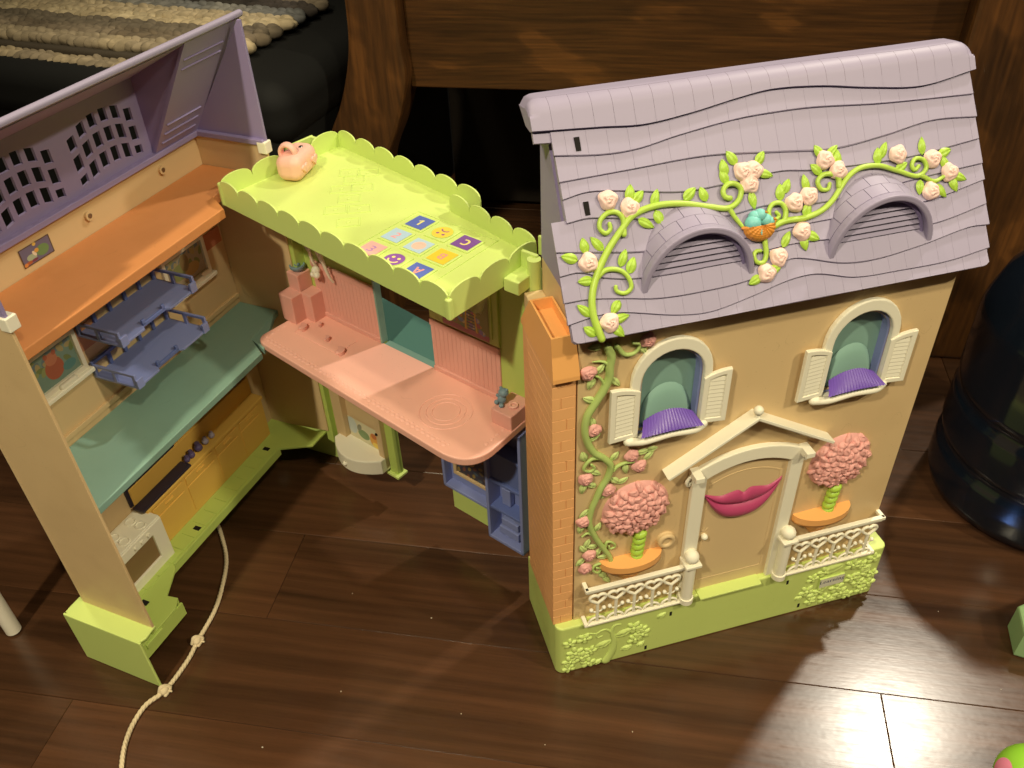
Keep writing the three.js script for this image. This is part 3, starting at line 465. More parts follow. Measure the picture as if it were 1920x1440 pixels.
// vines
growVine('roof_vine', 'green vine with pale pink roses over the roof', roofed, [
  [0.0034, 0.0024, [0.0325, 0.001], [0.029, 0.0181], [0.03, 0.0322], [0.035, 0.0457], [0.047, 0.0639], [0.062, 0.0797], [0.072, 0.0883], [0.09, 0.0928], [0.112, 0.0915], [0.135, 0.0855], [0.151, 0.0823], [0.16, 0.087], [0.163, 0.0949], [0.159, 0.0996], [0.153, 0.1002], [0.148, 0.0959], [0.149, 0.0909], [0.153, 0.0894]],
  [0.0026, 0.0019, [0.063, 0.0756], [0.064, 0.0876], [0.06, 0.0926], [0.053, 0.0933], [0.046, 0.0883], [0.045, 0.0824], [0.049, 0.0786], [0.053, 0.0812], [0.053, 0.0852]],
  [0.0025, 0.0018, [0.035, 0.0457], [0.044, 0.0514], [0.055, 0.0496], [0.061, 0.0432], [0.062, 0.0349], [0.056, 0.0318], [0.05, 0.0349], [0.05, 0.0378]],
  [0.0024, 0.0017, [0.151, 0.0823], [0.154, 0.0756], [0.16, 0.066]],
  [0.003, 0.0019, [0.176, 0.0575], [0.186, 0.0622], [0.196, 0.0649], [0.215, 0.0649], [0.229, 0.0682], [0.24, 0.075], [0.249, 0.0844], [0.257, 0.0916], [0.267, 0.0961], [0.284, 0.0958], [0.3, 0.0896], [0.319, 0.0826], [0.327, 0.0879], [0.325, 0.0946], [0.318, 0.0965], [0.314, 0.0919], [0.316, 0.0873], [0.32, 0.0902]],
  [0.0022, 0.0018, [0.322, 0.0822], [0.333, 0.0762], [0.343, 0.079]],
  [0.0026, 0.0017, [0.196, 0.0649], [0.198, 0.0729], [0.195, 0.079], [0.188, 0.0795], [0.184, 0.0752], [0.184, 0.0696], [0.188, 0.0674], [0.192, 0.0697], [0.19, 0.0729]],
  [0.0027, 0.0018, [0.247, 0.0846], [0.247, 0.0909], [0.243, 0.0945], [0.235, 0.0957], [0.229, 0.0914], [0.231, 0.0848], [0.237, 0.084], [0.239, 0.0878]],
  [0.0025, 0.0018, [0.177, 0.0531], [0.176, 0.0407], [0.173, 0.0361], [0.168, 0.037], [0.166, 0.0416], [0.168, 0.0454], [0.172, 0.0455]],
], [[0.055, 0.1029], [0.071, 0.0945], [0.032, 0.0592], [0.041, 0.0119], [0.167, 0.108], [0.176, 0.1075], [0.171, 0.0979], [0.207, 0.0779], [0.22, 0.0811], [0.238, 0.107], [0.248, 0.0971], [0.303, 0.1021], [0.334, 0.0943], [0.348, 0.0815], [0.329, 0.0689], [0.21, 0.0547], [0.187, 0.038], [0.175, 0.0274]],
[[0.073, 0.1043], [0.079, 0.1014], [0.092, 0.0974], [0.12, 0.0972], [0.132, 0.0954], [0.081, 0.082], [0.093, 0.0842], [0.031, 0.0718], [0.042, 0.0708], [0.019, 0.0645], [0.028, 0.0461], [0.059, 0.057], [0.065, 0.0508], [0.048, 0.0229], [0.049, 0.0134], [0.046, 0.0056], [0.025, 0.0078], [0.024, 0.0232], [0.16, 0.1188], [0.183, 0.116], [0.184, 0.1043], [0.152, 0.1122], [0.151, 0.1061], [0.172, 0.0865],
  [0.196, 0.0867], [0.202, 0.0912], [0.219, 0.09], [0.217, 0.0701], [0.234, 0.1138], [0.244, 0.1116], [0.249, 0.1062], [0.23, 0.1006], [0.29, 0.106], [0.285, 0.1025], [0.305, 0.0919], [0.326, 0.1044], [0.345, 0.0975], [0.345, 0.0897], [0.356, 0.0772], [0.351, 0.0722], [0.32, 0.0738], [0.338, 0.069], [0.218, 0.05], [0.211, 0.0457], [0.195, 0.0495], [0.181, 0.0288], [0.165, 0.0235]], VINE, LEAF, ROSE, 1, 0.0042);
growVine('wall_vine', 'green vine with pink roses climbing the front wall', walled, [
  [0.0042, 0.003, [0.044, 0.425], [0.048, 0.415], [0.047, 0.405], [0.047, 0.394], [0.042, 0.381], [0.036, 0.37], [0.029, 0.357], [0.027, 0.342], [0.03, 0.326], [0.036, 0.313], [0.045, 0.304], [0.052, 0.293], [0.05, 0.279], [0.044, 0.267], [0.039, 0.252], [0.036, 0.243], [0.034, 0.223], [0.039, 0.205], [0.048, 0.185], [0.056, 0.168], [0.059, 0.155]],
  [0.0018, 0.0012, [0.042, 0.381], [0.042, 0.389], [0.038, 0.396], [0.035, 0.398]], [0.0026, 0.0006, [0.048, 0.403], [0.044, 0.409], [0.039, 0.412], [0.032, 0.413]],
  [0.0024, 0.0014, [0.051, 0.295], [0.044, 0.303], [0.035, 0.306], [0.029, 0.301], [0.027, 0.295], [0.033, 0.291], [0.037, 0.294], [0.034, 0.299]], [0.0022, 0.0016, [0.055, 0.286], [0.059, 0.29], [0.066, 0.292], [0.074, 0.291]],
  [0.0018, 0.0012, [0.051, 0.184], [0.053, 0.191], [0.06, 0.186], [0.061, 0.181], [0.056, 0.18], [0.055, 0.184]], [0.0018, 0.0012, [0.056, 0.158], [0.047, 0.161], [0.041, 0.16], [0.039, 0.154], [0.045, 0.148], [0.048, 0.153], [0.043, 0.156]],
  [0.0018, 0.0012, [0.038, 0.205], [0.032, 0.21], [0.027, 0.207]], [0.0026, 0.0014, [0.052, 0.424], [0.06, 0.414], [0.068, 0.414], [0.072, 0.421], [0.066, 0.424]],
], [[0.029, 0.402], [0.035, 0.339], [0.072, 0.299], [0.08, 0.284], [0.029, 0.282], [0.051, 0.262], [0.079, 0.424], [0.028, 0.227], [0.035, 0.177], [0.031, 0.159]],
[[0.032, 0.391], [0.039, 0.403], [0.052, 0.388], [0.031, 0.373], [0.034, 0.347], [0.035, 0.329], [0.027, 0.309], [0.056, 0.302], [0.067, 0.285], [0.082, 0.3], [0.091, 0.301], [0.088, 0.293], [0.057, 0.272], [0.065, 0.269], [0.037, 0.288], [0.027, 0.271], [0.035, 0.272], [0.046, 0.255], [0.035, 0.426], [0.075, 0.416], [0.03, 0.238], [0.026, 0.218], [0.043, 0.214], [0.033, 0.195], [0.029, 0.187], [0.038, 0.188], [0.051, 0.169], [0.027, 0.17], [0.044, 0.178], [0.054, 0.134], [0.05, 0.142]], VINEW, LEAFW, GUMDROP, 0.93, 0.002);
// nest with birds
{
  const x = 0.1735, s = 0.064;
  const bowl = grid(60, 20, (u, v) => { const a = -Math.PI + u * Math.PI, q = Math.pow(v, 0.7), w = 0.0007 * Math.sin(u * 40 + v * 16) * Math.sin(u * 17 - v * 21); return [x + 0.0135 * q * Math.cos(a) * (1 + w * 12), s + 0.0115 * q * Math.sin(a) * 1.05 + 0.0005, 0.004 + 0.0088 * Math.sqrt(Math.max(0, 1 - v * v)) + w]; });
  const nest = hp(RF, 'bird_nest', roofed(G(bowl, taperTube([V3(x - 0.0138, s + 0.001, 0.005), V3(x - 0.006, s - 0.0008, 0.0105), V3(x + 0.006, s - 0.0004, 0.0105), V3(x + 0.0142, s + 0.003, 0.005)], 0.0014, 0.0014, 24, 8))), BIRDORANGE, 'woven orange nest of small blue birds');
  part(nest, 'bird', roofed(G(ball(x - 0.0055, s + 0.0035, 0.0065, 0.0066, 1, 0.95, 0.9), ball(x + 0.001, s + 0.0088, 0.007, 0.005), ball(x - 0.0035, s + 0.008, 0.006, 0.005), ball(x - 0.0022, s - 0.003, 0.0115, 0.0012, 0.9, 3.4, 0.9, 10))), AQUA);
  part(nest, 'bird', roofed(G(ball(x + 0.0055, s + 0.0042, 0.0068, 0.0048, 1, 1, 0.95), ball(x + 0.0085, s + 0.0028, 0.0075, 0.0035))), AQUA);
  for (const [bx, by] of [[x + 0.0052, s + 0.0098], [x - 0.0072, s - 0.0005], [x + 0.0117, s + 0.0036]]) part(nest, 'beak', roofed(new THREE.ConeGeometry(0.0014, 0.0036, 8).rotateZ(-1.9).translate(bx, by, 0.0105)), BIRDORANGE);
}

// --- left section, seen from its open side
const sticker = (w, h, draw, o = {}) => new THREE.MeshPhysicalMaterial({ map: canvasTex(w, h, draw), roughness: 0.42, ...o });
const blob = (x, c, px, py, rx, ry, rot = 0) => { x.fillStyle = c; x.beginPath(); x.ellipse(px, py, rx, ry, rot, 0, 7); x.fill(); };
{
  const IY = 0.064;                                        // inner floor
  const base = hp(LF, 'base', plate([[X0 - 0.018, 0.006], [W - 0.001, 0.006], [W - 0.001, -D + 0.006], [0.328, -D + 0.006], [0.316, -0.0795], [0.318, -0.066], [0.284, -0.05], [0.28, -0.0455], [0.07, -0.046], [0.05, -0.083], [0.002, -D + 0.006]], IY - 0.0035, IY, 0.0007), LIMED, 'lime green inner floor and base with cut-outs');
  part(base, 'base_end', box(W - 0.0028, W, 0, HB, -D, ZB, 0.0012), LIME);
  part(base, 'base_top', plate([[X1 - 0.004, ZB], [W - 0.008, ZB], [W - 0.003, ZB - 0.002], [W - 0.0006, ZB - 0.008], [W - 0.0006, -D + 0.007], [W - 0.003, -D + 0.0015], [W - 0.009, -D - 0.001], [X1 - 0.004, -D + 0.0005]], HB - 0.003, HB, 0.0011), LIME);
  part(base, 'base_side', box(0.002, W - 0.004, 0, HB - 0.001, ZB - 0.003, ZB), LIME);
  part(base, 'base_end', box(0, 0.0028, 0.0, HB, -D, ZB, 0.0012), LIME);
  part(base, 'floor_lip', G(box(0.072, 0.28, IY, IY + 0.0016, -0.0462, -0.0432, 0.0007), box(0.07, 0.3, IY - 0.011, IY - 0.0036, -0.0456, -0.0438), box(0.318, W - 0.004, IY - 0.022, IY - 0.0036, -D + 0.006, -D + 0.0085), box(0.316, 0.3185, IY - 0.02, IY - 0.0036, -0.079, -0.05), box(0.352, 0.377, IY - 0.01, IY - 0.003, -D + 0.004, -D + 0.008, 0.001)), LIMED);
  for (let i = 0; i < 14; i++) part(base, 'floor_tile', box(0.075 + i * 0.0205, 0.075 + i * 0.0205 + 0.0198, IY, IY + 0.0007, -0.041, -0.0215, 0.0003), LIMED);
  for (const [x, z] of [[0.225, -0.034], [0.335, -0.05], [0.078, -0.03]]) part(base, 'peg_hole', G(box(x - 0.003, x + 0.003, IY, IY + 0.001, z - 0.0045, z + 0.0045, 0.0004)), HOLE);
  hp(LF, 'back_wall', box(X0, X1, IY - 0.004, 0.474, 0.0, 0.0032), CREAM, 'cream inner back wall');
  const wall = [[0.0, IY - 0.003], [0.0, 0.471], [-D, 0.4695], [-D, IY + 0.006]];
  hp(LF, 'end_wall', side(wall, X0, X0 + 0.003, 0.0006), CREAM);
  hp(LF, 'end_wall', side([[ZW, HB - 0.001], [ZW, 0.463], [-D + 0.001, 0.4615], [-D + 0.001, HB - 0.001]], X1 - 0.003, X1 - 0.0002, 0.0005), CREAMW, 'cream end wall standing on the green base block');
  part(base, 'rear_corner', side([[ZW, IY], [ZW, HB], [-D + 0.002, HB], [-D + 0.006, IY]], X1 - 0.004, X1 - 0.0005), LIMED);
  // shelves
  const shelf = (y, t, mat, name, lab) => hp(LF, name, plate([[X0 + 0.0035, -0.0005], [X1 - 0.0035, -0.0005], [X1 - 0.0035, -D + 0.002], [0.105, -D + 0.002], [0.087, -0.064], [X0 + 0.0035, -0.056]], y - t, y, 0.001), mat, lab);
  shelf(0.256, 0.0085, TEALW, 'shelf', 'teal middle floor of the open half'); shelf(0.437, 0.0105, SHELFW, 'shelf', 'orange upper floor of the open half');
  hp(LF, 'corner_floor', G(plate([[X0 + 0.003, -0.001], [0.085, -0.001], [0.085, -0.06], [0.098, -D + 0.004], [X0 + 0.003, -0.052]], 0.2478, 0.2552, 0.0008)), TEAL);
  // clips along the open edge
  for (const [x, y] of [[0.0215, 0.468], [X1 - 0.0035, 0.464]]) hp(LF, 'clip', box(x - 0.0055, x + 0.0055, y - 0.0065, y + 0.0065, -D - 0.002, -D + 0.009, 0.0012), WHITE);
  // screw bosses
  for (const [x, y] of [[0.189, 0.4555], [0.084, 0.4565]]) { const b = hp(LF, 'screw_boss', new THREE.CylinderGeometry(0.0042, 0.0048, 0.004, 20).rotateX(Math.PI / 2).translate(x, y, -0.0015), CREAM); part(b, 'screw', new THREE.CylinderGeometry(0.0024, 0.0024, 0.0012, 16).rotateX(Math.PI / 2).translate(x, y, -0.0034), STEEL); }
  // roof: plain slope by the hinge, upright dormer wall with two pierced grilles, flat soffit under the ridge
  const holes = [];
  const cell = (x, y, w, h, k) => holes.push([[x - w / 2, y - h / 2 + k], [x + w / 2, y - h / 2 - k], [x + w / 2, y + h / 2 - k], [x - w / 2, y + h / 2 + k]]);
  for (const cx of [0.1403, 0.2443]) [-2.5, -1.5, -0.5, 0.5, 1.5, 2.5].forEach((q, i) => {
    const x = cx + q * 0.0148, top = [0.5287, 0.5368, 0.5397, 0.5395, 0.5362, 0.5283][i], k = [-0.0008, -0.0014, -0.0004, 0.0002, 0.0012, 0.0012][i];
    let y = top; const hs = [0.0125, 0.014, i === 0 || i === 5 ? 0.0085 : 0.0145];
    for (const h of hs) { cell(x, y - h / 2, 0.0092, h, k); y -= h + 0.0056; }
  });
  const roof = hp(LF, 'roof', roofed(G(ext(poly([[0.006, 0.018], [0.0885, 0.018], [0.0885, 0.184], [0.006, 0.184]]), 0.0034, -0.0036, 0.0002))), LILACD, 'lilac roof seen from inside, with two pierced grilles');
  part(roof, 'grille', ext(poly([[0.0868, 0.474], [X1, 0.474], [X1, 0.554], [0.0868, 0.554]], holes.map(h => h.slice().reverse())), 0.0032, 0.0, 0.0002), LILACD, 'lilac wall pierced by two arched grilles');
  part(roof, 'cheek', side([[0.003, 0.474], [0.003, 0.554], [-0.074, 0.591], [-0.0005, 0.474]], 0.0852, 0.0872), LILACD);
  part(roof, 'soffit', side([[0.003, 0.5515], [0.003, 0.5545], [-0.078, 0.5945], [-0.078, 0.5915]], 0.0855, X1), LILACD);
  part(roof, 'gable', side([[0.0, 0.4635], [0.003, 0.55], [-D + 0.0035, HR - 0.004], [-D, HR - 0.004], [-D, 0.4635]], X1 - 0.003, X1, 0.0004), LILACD);
  part(roof, 'roof_rim', roofed(G(taperTube([V3(0.006, 0.1838, -0.002), V3(0.19, 0.1838, -0.002), V3(0.3785, 0.1838, -0.002)], 0.0034, 0.0034, 20, 10))), LILAC);
  part(roof, 'gable', side([[0.0, 0.4725], [-D + 0.0035, HR - 0.004], [-D, HR - 0.004], [-D, 0.4725]], X0 - 0.002, X0 + 0.001, 0.0004), LILACD);
  part(roof, 'eave_rail', G(box(X0 + 0.001, X1 - 0.003, 0.4705, 0.4765, -0.007, 0.0015, 0.001), box(X0, X0 + 0.006, 0.4705, 0.4765, -D + 0.001, -0.006, 0.001)), LILACD);
  for (let i = 0; i < 3; i++) part(roof, 'rib', roofed(box(0.03, 0.083, 0.0515 + i * 0.0125, 0.0528 + i * 0.0125, -0.0052, -0.0034, 0.0003)), LILACD);
  for (let i = 0; i < 2; i++) part(roof, 'rib', roofed(box(0.024, 0.083, 0.146 + i * 0.0115, 0.1474 + i * 0.0115, -0.0048, -0.0034, 0.0003)), LILACD);
  // prints on the wall
  const pic = (x0, x1, y0, y1, draw, name = 'sticker', w = 256, h = 160) => hp(LF, name, new THREE.PlaneGeometry(x1 - x0, y1 - y0).rotateY(Math.PI).translate((x0 + x1) / 2, (y0 + y1) / 2, -0.0006), sticker(w, h, draw));
  pic(0.2365, 0.2715, 0.4425, 0.4605, (x, w, h) => { x.fillStyle = '#6e6884'; x.fillRect(0, 0, w, h); x.strokeStyle = '#5a4436'; x.lineWidth = 10; x.strokeRect(3, 3, w - 6, h - 6); blob(x, '#6f8f5c', 175, 90, 52, 46); blob(x, '#a7b59a', 80, 105, 40, 28, 0.3); blob(x, '#e8d8c0', 108, 84, 12, 26, -0.4); blob(x, '#d9a050', 130, 70, 18, 18); blob(x, '#b0603a', 50, 135, 30, 14); blob(x, '#7a3a52', 96, 134, 26, 12); blob(x, '#d8b45a', 128, 14, 14, 14); blob(x, '#d88a4a', 20, 140, 16, 16); });
  const scene1 = (hue) => (x, w, h) => { x.fillStyle = hue ? '#a99d86' : '#7f9a8e'; x.fillRect(0, 0, w, h); for (let i = 0; i < 26; i++) blob(x, ['#7c8a55', '#9aa06a', '#6d7f8a', '#b0a070'][i % 4], (i * 53) % w, (i * 37) % h * 0.6, 22, 12, i); if (hue) { blob(x, '#8a9462', 90, 90, 60, 40); blob(x, '#b89a5e', 170, 110, 50, 30); blob(x, '#8c7a52', 130, 60, 30, 44); } else { blob(x, '#b5654a', 140, 95, 46, 48); blob(x, '#c77f5e', 140, 50, 30, 28); blob(x, '#b5654a', 118, 28, 10, 12); blob(x, '#b5654a', 162, 28, 10, 12); blob(x, '#5f8f8e', 210, 120, 34, 22); } };
  for (const [xa, xb, k] of [[0.258, 0.318, 0], [0.062, 0.122, 1]]) {
    const wf = hp(LF, 'inner_window', G(ext(poly([[xa - 0.005, 0.3185], [xb + 0.005, 0.3185], [xb + 0.005, 0.367], [xa - 0.005, 0.367]], [[[xa, 0.325], [xa, 0.363], [xb, 0.363], [xb, 0.325]]]), 0.004, -0.0042, 0.0006), box(xa - 0.008, xb + 0.008, 0.3145, 0.3195, -0.0085, 0, 0.0012), box(xa + 0.012, xa + 0.034, 0.3175, 0.3245, -0.008, -0.002, 0.0022)), WHITE, k ? 'white framed print window near the hinged corner' : 'white framed print window near the end wall');
    part(wf, 'print', new THREE.PlaneGeometry(xb - xa, 0.038).rotateY(Math.PI).translate((xa + xb) / 2, 0.344, -0.0008), sticker(256, 160, scene1(k)));
  }
  hp(LF, 'wall_print', box(0.027, 0.0575, 0.343, 0.362, -0.0012, 0.0002), plastic(0xc07a5a));
  hp(LF, 'wall_print', box(0.2215, 0.2525, 0.336, 0.362, -0.0012, 0.0002), plastic(0xc38a62));
  const fr = hp(LF, 'small_frame', ext(poly([[0.0545, 0.153], [0.0745, 0.153], [0.0745, 0.181], [0.0545, 0.181]], [[[0.058, 0.157], [0.058, 0.177], [0.071, 0.177], [0.071, 0.157]]]), 0.002, -0.0022), plastic(0x54305a)); part(fr, 'print', new THREE.PlaneGeometry(0.013, 0.02).rotateY(Math.PI).translate(0.0645, 0.167, -0.0006), plastic(0x9a6a52));
  hp(LF, 'sill_strip', box(X0 + 0.004, X1 - 0.004, 0.264, 0.27, -0.0035, 0.0005, 0.0008), CREAM);
  // two fold-down bunks
  for (const y of [0.357, 0.306]) {
    const xa = 0.139, xb = 0.25, z0 = -0.002, z1 = -0.058, t = 0.0028;
    const bunk = hp(LF, 'bunk', plate([[xa, z0], [xb, z0], [xb, z1], [0.218, z1], [0.214, z1 + 0.006], [0.184, z1 + 0.006], [0.18, z1], [xa, z1]], y - t, y, 0.0006), BLUE, y > 0.33 ? 'upper blue bunk' : 'lower blue bunk');
    const rail = (x) => G(box(x - 0.0014, x + 0.0014, y + 0.011, y + 0.0142, z1, z0, 0.0005), ...[z0 - 0.002, (z0 + z1) / 2, z1 + 0.002].map(z => box(x - 0.0014, x + 0.0014, y - 0.001, y + 0.012, z - 0.002, z + 0.002, 0.0004)));
    part(bunk, 'rail', rail(xa + 0.0014), BLUE); part(bunk, 'rail', rail(xb - 0.0014), BLUE);
    part(bunk, 'headboard', G(box(xa, xb, y + 0.013, y + 0.0165, z0 - 0.003, z0, 0.0005), ...[0, 1, 2, 3, 4, 5].map(i => box(xa + i * (xb - xa - 0.004) / 5, xa + i * (xb - xa - 0.004) / 5 + 0.004, y, y + 0.014, z0 - 0.003, z0, 0.0005))), BLUED);
    for (const [x0, x1] of [[xa, xa + 0.009], [xb - 0.009, xb]]) part(bunk, 'corner_post', box(x0, x1, y - 0.003, y + 0.008, z1 - 0.0014, z1 + 0.0016, 0.0005), BLUE);
    part(bunk, 'front_rail', G(box(0.183, 0.2155, y - 0.002, y + 0.0022, z1 + 0.0035, z1 + 0.0062, 0.0006), box(0.183, 0.187, y, y + 0.006, z1 + 0.0035, z1 + 0.0062, 0.0006), box(0.2115, 0.2155, y, y + 0.006, z1 + 0.0035, z1 + 0.0062, 0.0006)), BLUED);
  }
  // kitchen units, hob and oven
  const cab = hp(LF, 'kitchen_unit', G(box(0.05, 0.268, IY, 0.128, -0.017, 0, 0.001), box(0.05, 0.268, 0.126, 0.131, -0.0205, 0, 0.0012), box(0.05, 0.268, 0.131, 0.158, -0.004, 0, 0.001)), OCHRE, 'mustard kitchen units');
  for (const [a, b] of [[0.06, 0.1], [0.106, 0.148], [0.154, 0.204], [0.21, 0.26]]) { const d = part(cab, 'cabinet_door', box(a, b, IY + 0.006, 0.108, -0.0182, -0.016, 0.0007), OCHRE); part(cab, 'drawer', box(a, b, 0.111, 0.1225, -0.0186, -0.016, 0.0007), OCHRE); part(cab, 'handle', box((a + b) / 2 - 0.007, (a + b) / 2 + 0.007, 0.1155, 0.118, -0.0203, -0.018, 0.0006), OCHRE); }
  hp(LF, 'worktop', G(box(0.19, 0.272, 0.131, 0.1345, -0.0195, -0.004, 0.0008), box(0.19, 0.272, 0.134, 0.17, -0.003, 0, 0.0006)), DARKP, 'dark hob and splashback');
  for (const [x, r] of [[0.165, 0.0052], [0.152, 0.0042], [0.178, 0.0046], [0.14, 0.0038], [0.186, 0.004]]) hp(LF, 'crockery', G(ball(x, 0.131 + r, -0.0105, r), new THREE.CylinderGeometry(r * 0.55, r * 0.8, r * 1.6, 12).translate(x, 0.131 + r * 1.7, -0.0105)), x < 0.16 ? plastic(0xb9b3cf) : plastic(0x5a4d78));
  const oven = hp(LF, 'oven', G(ext(poly([[0.265, IY], [0.345, IY], [0.345, 0.125], [0.265, 0.125]], [[[0.282, 0.077], [0.282, 0.112], [0.332, 0.112], [0.332, 0.077]]]), 0.004, -0.034, 0.0009), box(0.265, 0.345, IY, 0.1225, -0.03, 0, 0.0008), box(0.265, 0.345, 0.1225, 0.1275, -0.033, 0, 0.0012)), WHITE, 'cream oven beside the end wall');
  part(oven, 'oven_window', box(0.281, 0.333, 0.076, 0.113, -0.0312, -0.0298), BROWNP);
  for (const [x, z] of [[0.285, -0.024], [0.285, -0.01], [0.31, -0.024], [0.31, -0.01]]) part(oven, 'hotplate', new THREE.TorusGeometry(0.0055, 0.0009, 8, 20).rotateX(Math.PI / 2).translate(x, 0.1277, z), WHITE);
  part(oven, 'oven_knob', G([0.288, 0.298, 0.308].map(x => new THREE.CylinderGeometry(0.0022, 0.0022, 0.003, 12).rotateX(Math.PI / 2).translate(x, 0.1185, -0.035))), WHITE);
}

// --- middle section between the hinges
{
  const PY = 0.26, GY = 0.437, z0 = -0.012, zf = -0.0085;
  const wall = hp(MF, 'middle_wall', ext(poly([[-0.008, 0.05], [0.118, 0.046], [0.118, 0.25], [0.214, 0.25], [0.214, 0.058], [0.343, 0.05], [0.343, 0.43], [-0.008, 0.43]], [[[0.125, PY - 0.004], [0.125, 0.388], [0.2035, 0.388], [0.2035, PY - 0.004]]]), 0.005, z0 - 0.005, 0.0006), LIMED, 'green middle wall with a doorway and wainscot');
  part(wall, 'jamb', G(box(0.1228, 0.1252, PY, 0.386, z0 - 0.006, z0 + 0.0034, 0.0006)), TEAL);
  // lower green legs and plinth
  part(wall, 'leg', box(0.104, 0.118, 0.047, 0.25, z0 - 0.006, z0 + 0.0045, 0.0015), LIMED); part(wall, 'foot', box(0.1, 0.122, 0.045, 0.049, z0 - 0.009, z0 + 0.009, 0.001), LIME);
  part(wall, 'leg', box(0.0, 0.014, 0.05, 0.25, z0 - 0.006, z0 + 0.0045, 0.0015), LIMED);
  part(wall, 'plinth', box(0.2135, 0.288, 0.05, 0.104, z0 - 0.004, z0 + 0.0035, 0.001), LIME);
  part(wall, 'wainscot_end', box(0.336, 0.3456, 0.249, 0.319, z0 - 0.011, z0 + 0.0048, 0.0012), PINKD); part(wall, 'edge_post', box(-0.007, 0.0065, 0.05, 0.43, z0 - 0.008, 0.001, 0.0012), LIMED);
  part(wall, 'edge_post', box(0.3365, 0.345, 0.05, 0.43, z0 - 0.01, z0 + 0.004, 0.0012), LIMED);
  // wainscot, board by board
  const wains = (xa, xb, top, z, n) => {
    part(wall, 'wainscot_rail', box(xa, xb, top - 0.008, top, z, z + 0.0034, 0.0008), PINKD); part(wall, 'skirting', box(xa, xb, PY, PY + 0.006, z, z + 0.0036, 0.001), PINKD);
    for (let i = 0; i < n; i++) { const a = xa + (xb - xa) * i / n, b = xa + (xb - xa) * (i + 1) / n; part(wall, 'wainscot_board', box(a + 0.0001, b - 0.0001, PY + 0.005, top - 0.007, z - 0.0005, z + 0.0018, 0.0005), PINKD); }
  };
  wains(0.02, 0.1225, 0.334, z0, 17); wains(0.205, 0.299, 0.327, z0, 16); wains(0.301, 0.343, 0.327, z0 - 0.004, 7);
  part(wall, 'pilaster', box(0.2055, 0.2995, 0.328, 0.425, z0 - 0.001, z0 + 0.0026, 0.001), LIMED);
  part(wall, 'wall_panel', ext(poly(arch(0.222, 0.292, 0.336, 0.415, 0.03)), 0.0018, z0 + 0.0022, 0.0005), LIMED);
  const st = sticker(256, 256, (x, w, h) => { x.fillStyle = '#8b8a3c'; x.fillRect(0, 0, w, h); x.fillStyle = '#a85a66'; x.fillRect(0, 222, w, 34); for (let i = 0; i < 44; i++) blob(x, ['#8a7ab5', '#c9a34a', '#7f9ac0', '#b25a66', '#d0c08a', '#6c8a5a'][i % 6], 30 + (i * 71) % 200, 110 + (i * 47) % 110, 15, 11, i); x.strokeStyle = '#d8b23e'; x.lineWidth = 9; x.beginPath(); x.moveTo(128, 230); x.lineTo(140, 60); x.moveTo(190, 230); x.lineTo(176, 60); x.stroke(); x.strokeStyle = '#3f3a52'; x.lineWidth = 6; for (let i = 0; i < 9; i++) { x.beginPath(); x.moveTo(138, 220 - i * 18); x.lineTo(180, 220 - i * 18); x.stroke(); } });
  part(wall, 'sticker', new THREE.PlaneGeometry(0.062, 0.052).translate(0.258, 0.357, z0 + 0.0045), st);
  part(wall, 'awning', G(grid(16, 6, (u, v) => { const a = 0.266 + u * 0.026; return [a, 0.395 - v * 0.02 - 0.003 * Math.abs(Math.sin(u * 7)), z0 + 0.004 + v * 0.014]; })), WHITE);
  part(wall, 'lamp_spray', G([[0.03, 0.345], [0.036, 0.33], [0.044, 0.35], [0.05, 0.338], [0.06, 0.32]].map(([x, y]) => taperTube([V3(0.046, 0.39, z0 + 0.008), V3((0.046 + x) / 2, 0.38, z0 + 0.014), V3(x, y + 0.012, z0 + 0.011), V3(x, y, z0 + 0.006)], 0.0026, 0.0016, 16, 8)), ball(0.036, 0.328, z0 + 0.009, 0.0052), ball(0.0395, 0.324, z0 + 0.011, 0.004), ball(0.033, 0.323, z0 + 0.011, 0.0038), grid(14, 4, (u, v) => [0.033 + u * 0.026, 0.4 - v * 0.04, z0 + 0.004 + 0.009 * Math.sin(u * Math.PI)])), WHITE, 'cream hanging spray');
  // teal floor on the far side
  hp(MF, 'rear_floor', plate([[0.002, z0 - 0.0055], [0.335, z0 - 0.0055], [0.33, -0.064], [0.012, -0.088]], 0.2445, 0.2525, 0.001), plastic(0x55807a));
  hp(MF, 'doorway_sill', box(0.126, 0.203, 0.253, PY - 0.0005, z0 - 0.0075, z0 + 0.002, 0.001), TEALD);
  // pink tray
  const s = new THREE.Shape(), q = (x, z) => [x, -z];
  s.moveTo(...q(0.0, z0 + 0.001)); s.lineTo(...q(-0.002, 0.06)); s.quadraticCurveTo(...q(0.001, 0.071), ...q(0.012, 0.072)); s.lineTo(...q(0.295, 0.0855)); s.quadraticCurveTo(...q(0.336, 0.0875), ...q(0.338, 0.052)); s.lineTo(...q(0.337, z0 + 0.001)); s.closePath();
  const tray = hp(MF, 'pink_floor', ext(s, 0.0092, PY - 0.0092, 0.0014, 12).applyMatrix4(M_FLOOR), PINKW, 'pink floor tray on the middle wall');
  const lace = []; for (let i = 0; i < 40; i++) { const x = 0.012 + i * 0.00725, z = 0.0675 + (x / 0.3) * 0.0125; lace.push(ball(x, PY, z - 0.004, 0.0026, 1, 0.2, 0.8, 8)); lace.push(ball(x + 0.0035, PY, z - 0.0075, 0.0017, 1, 0.22, 0.8, 6)); }
  for (let i = 0; i < 6; i++) { lace.push(ball(0.328, PY, 0.05 - i * 0.0085, 0.0024, 0.8, 0.2, 1, 8)); lace.push(ball(0.012 - 0.006, PY, 0.06 - i * 0.0085, 0.0024, 0.8, 0.2, 1, 8)); }
  part(tray, 'lace_trim', G(lace), PINK).userData.kind = 'stuff';
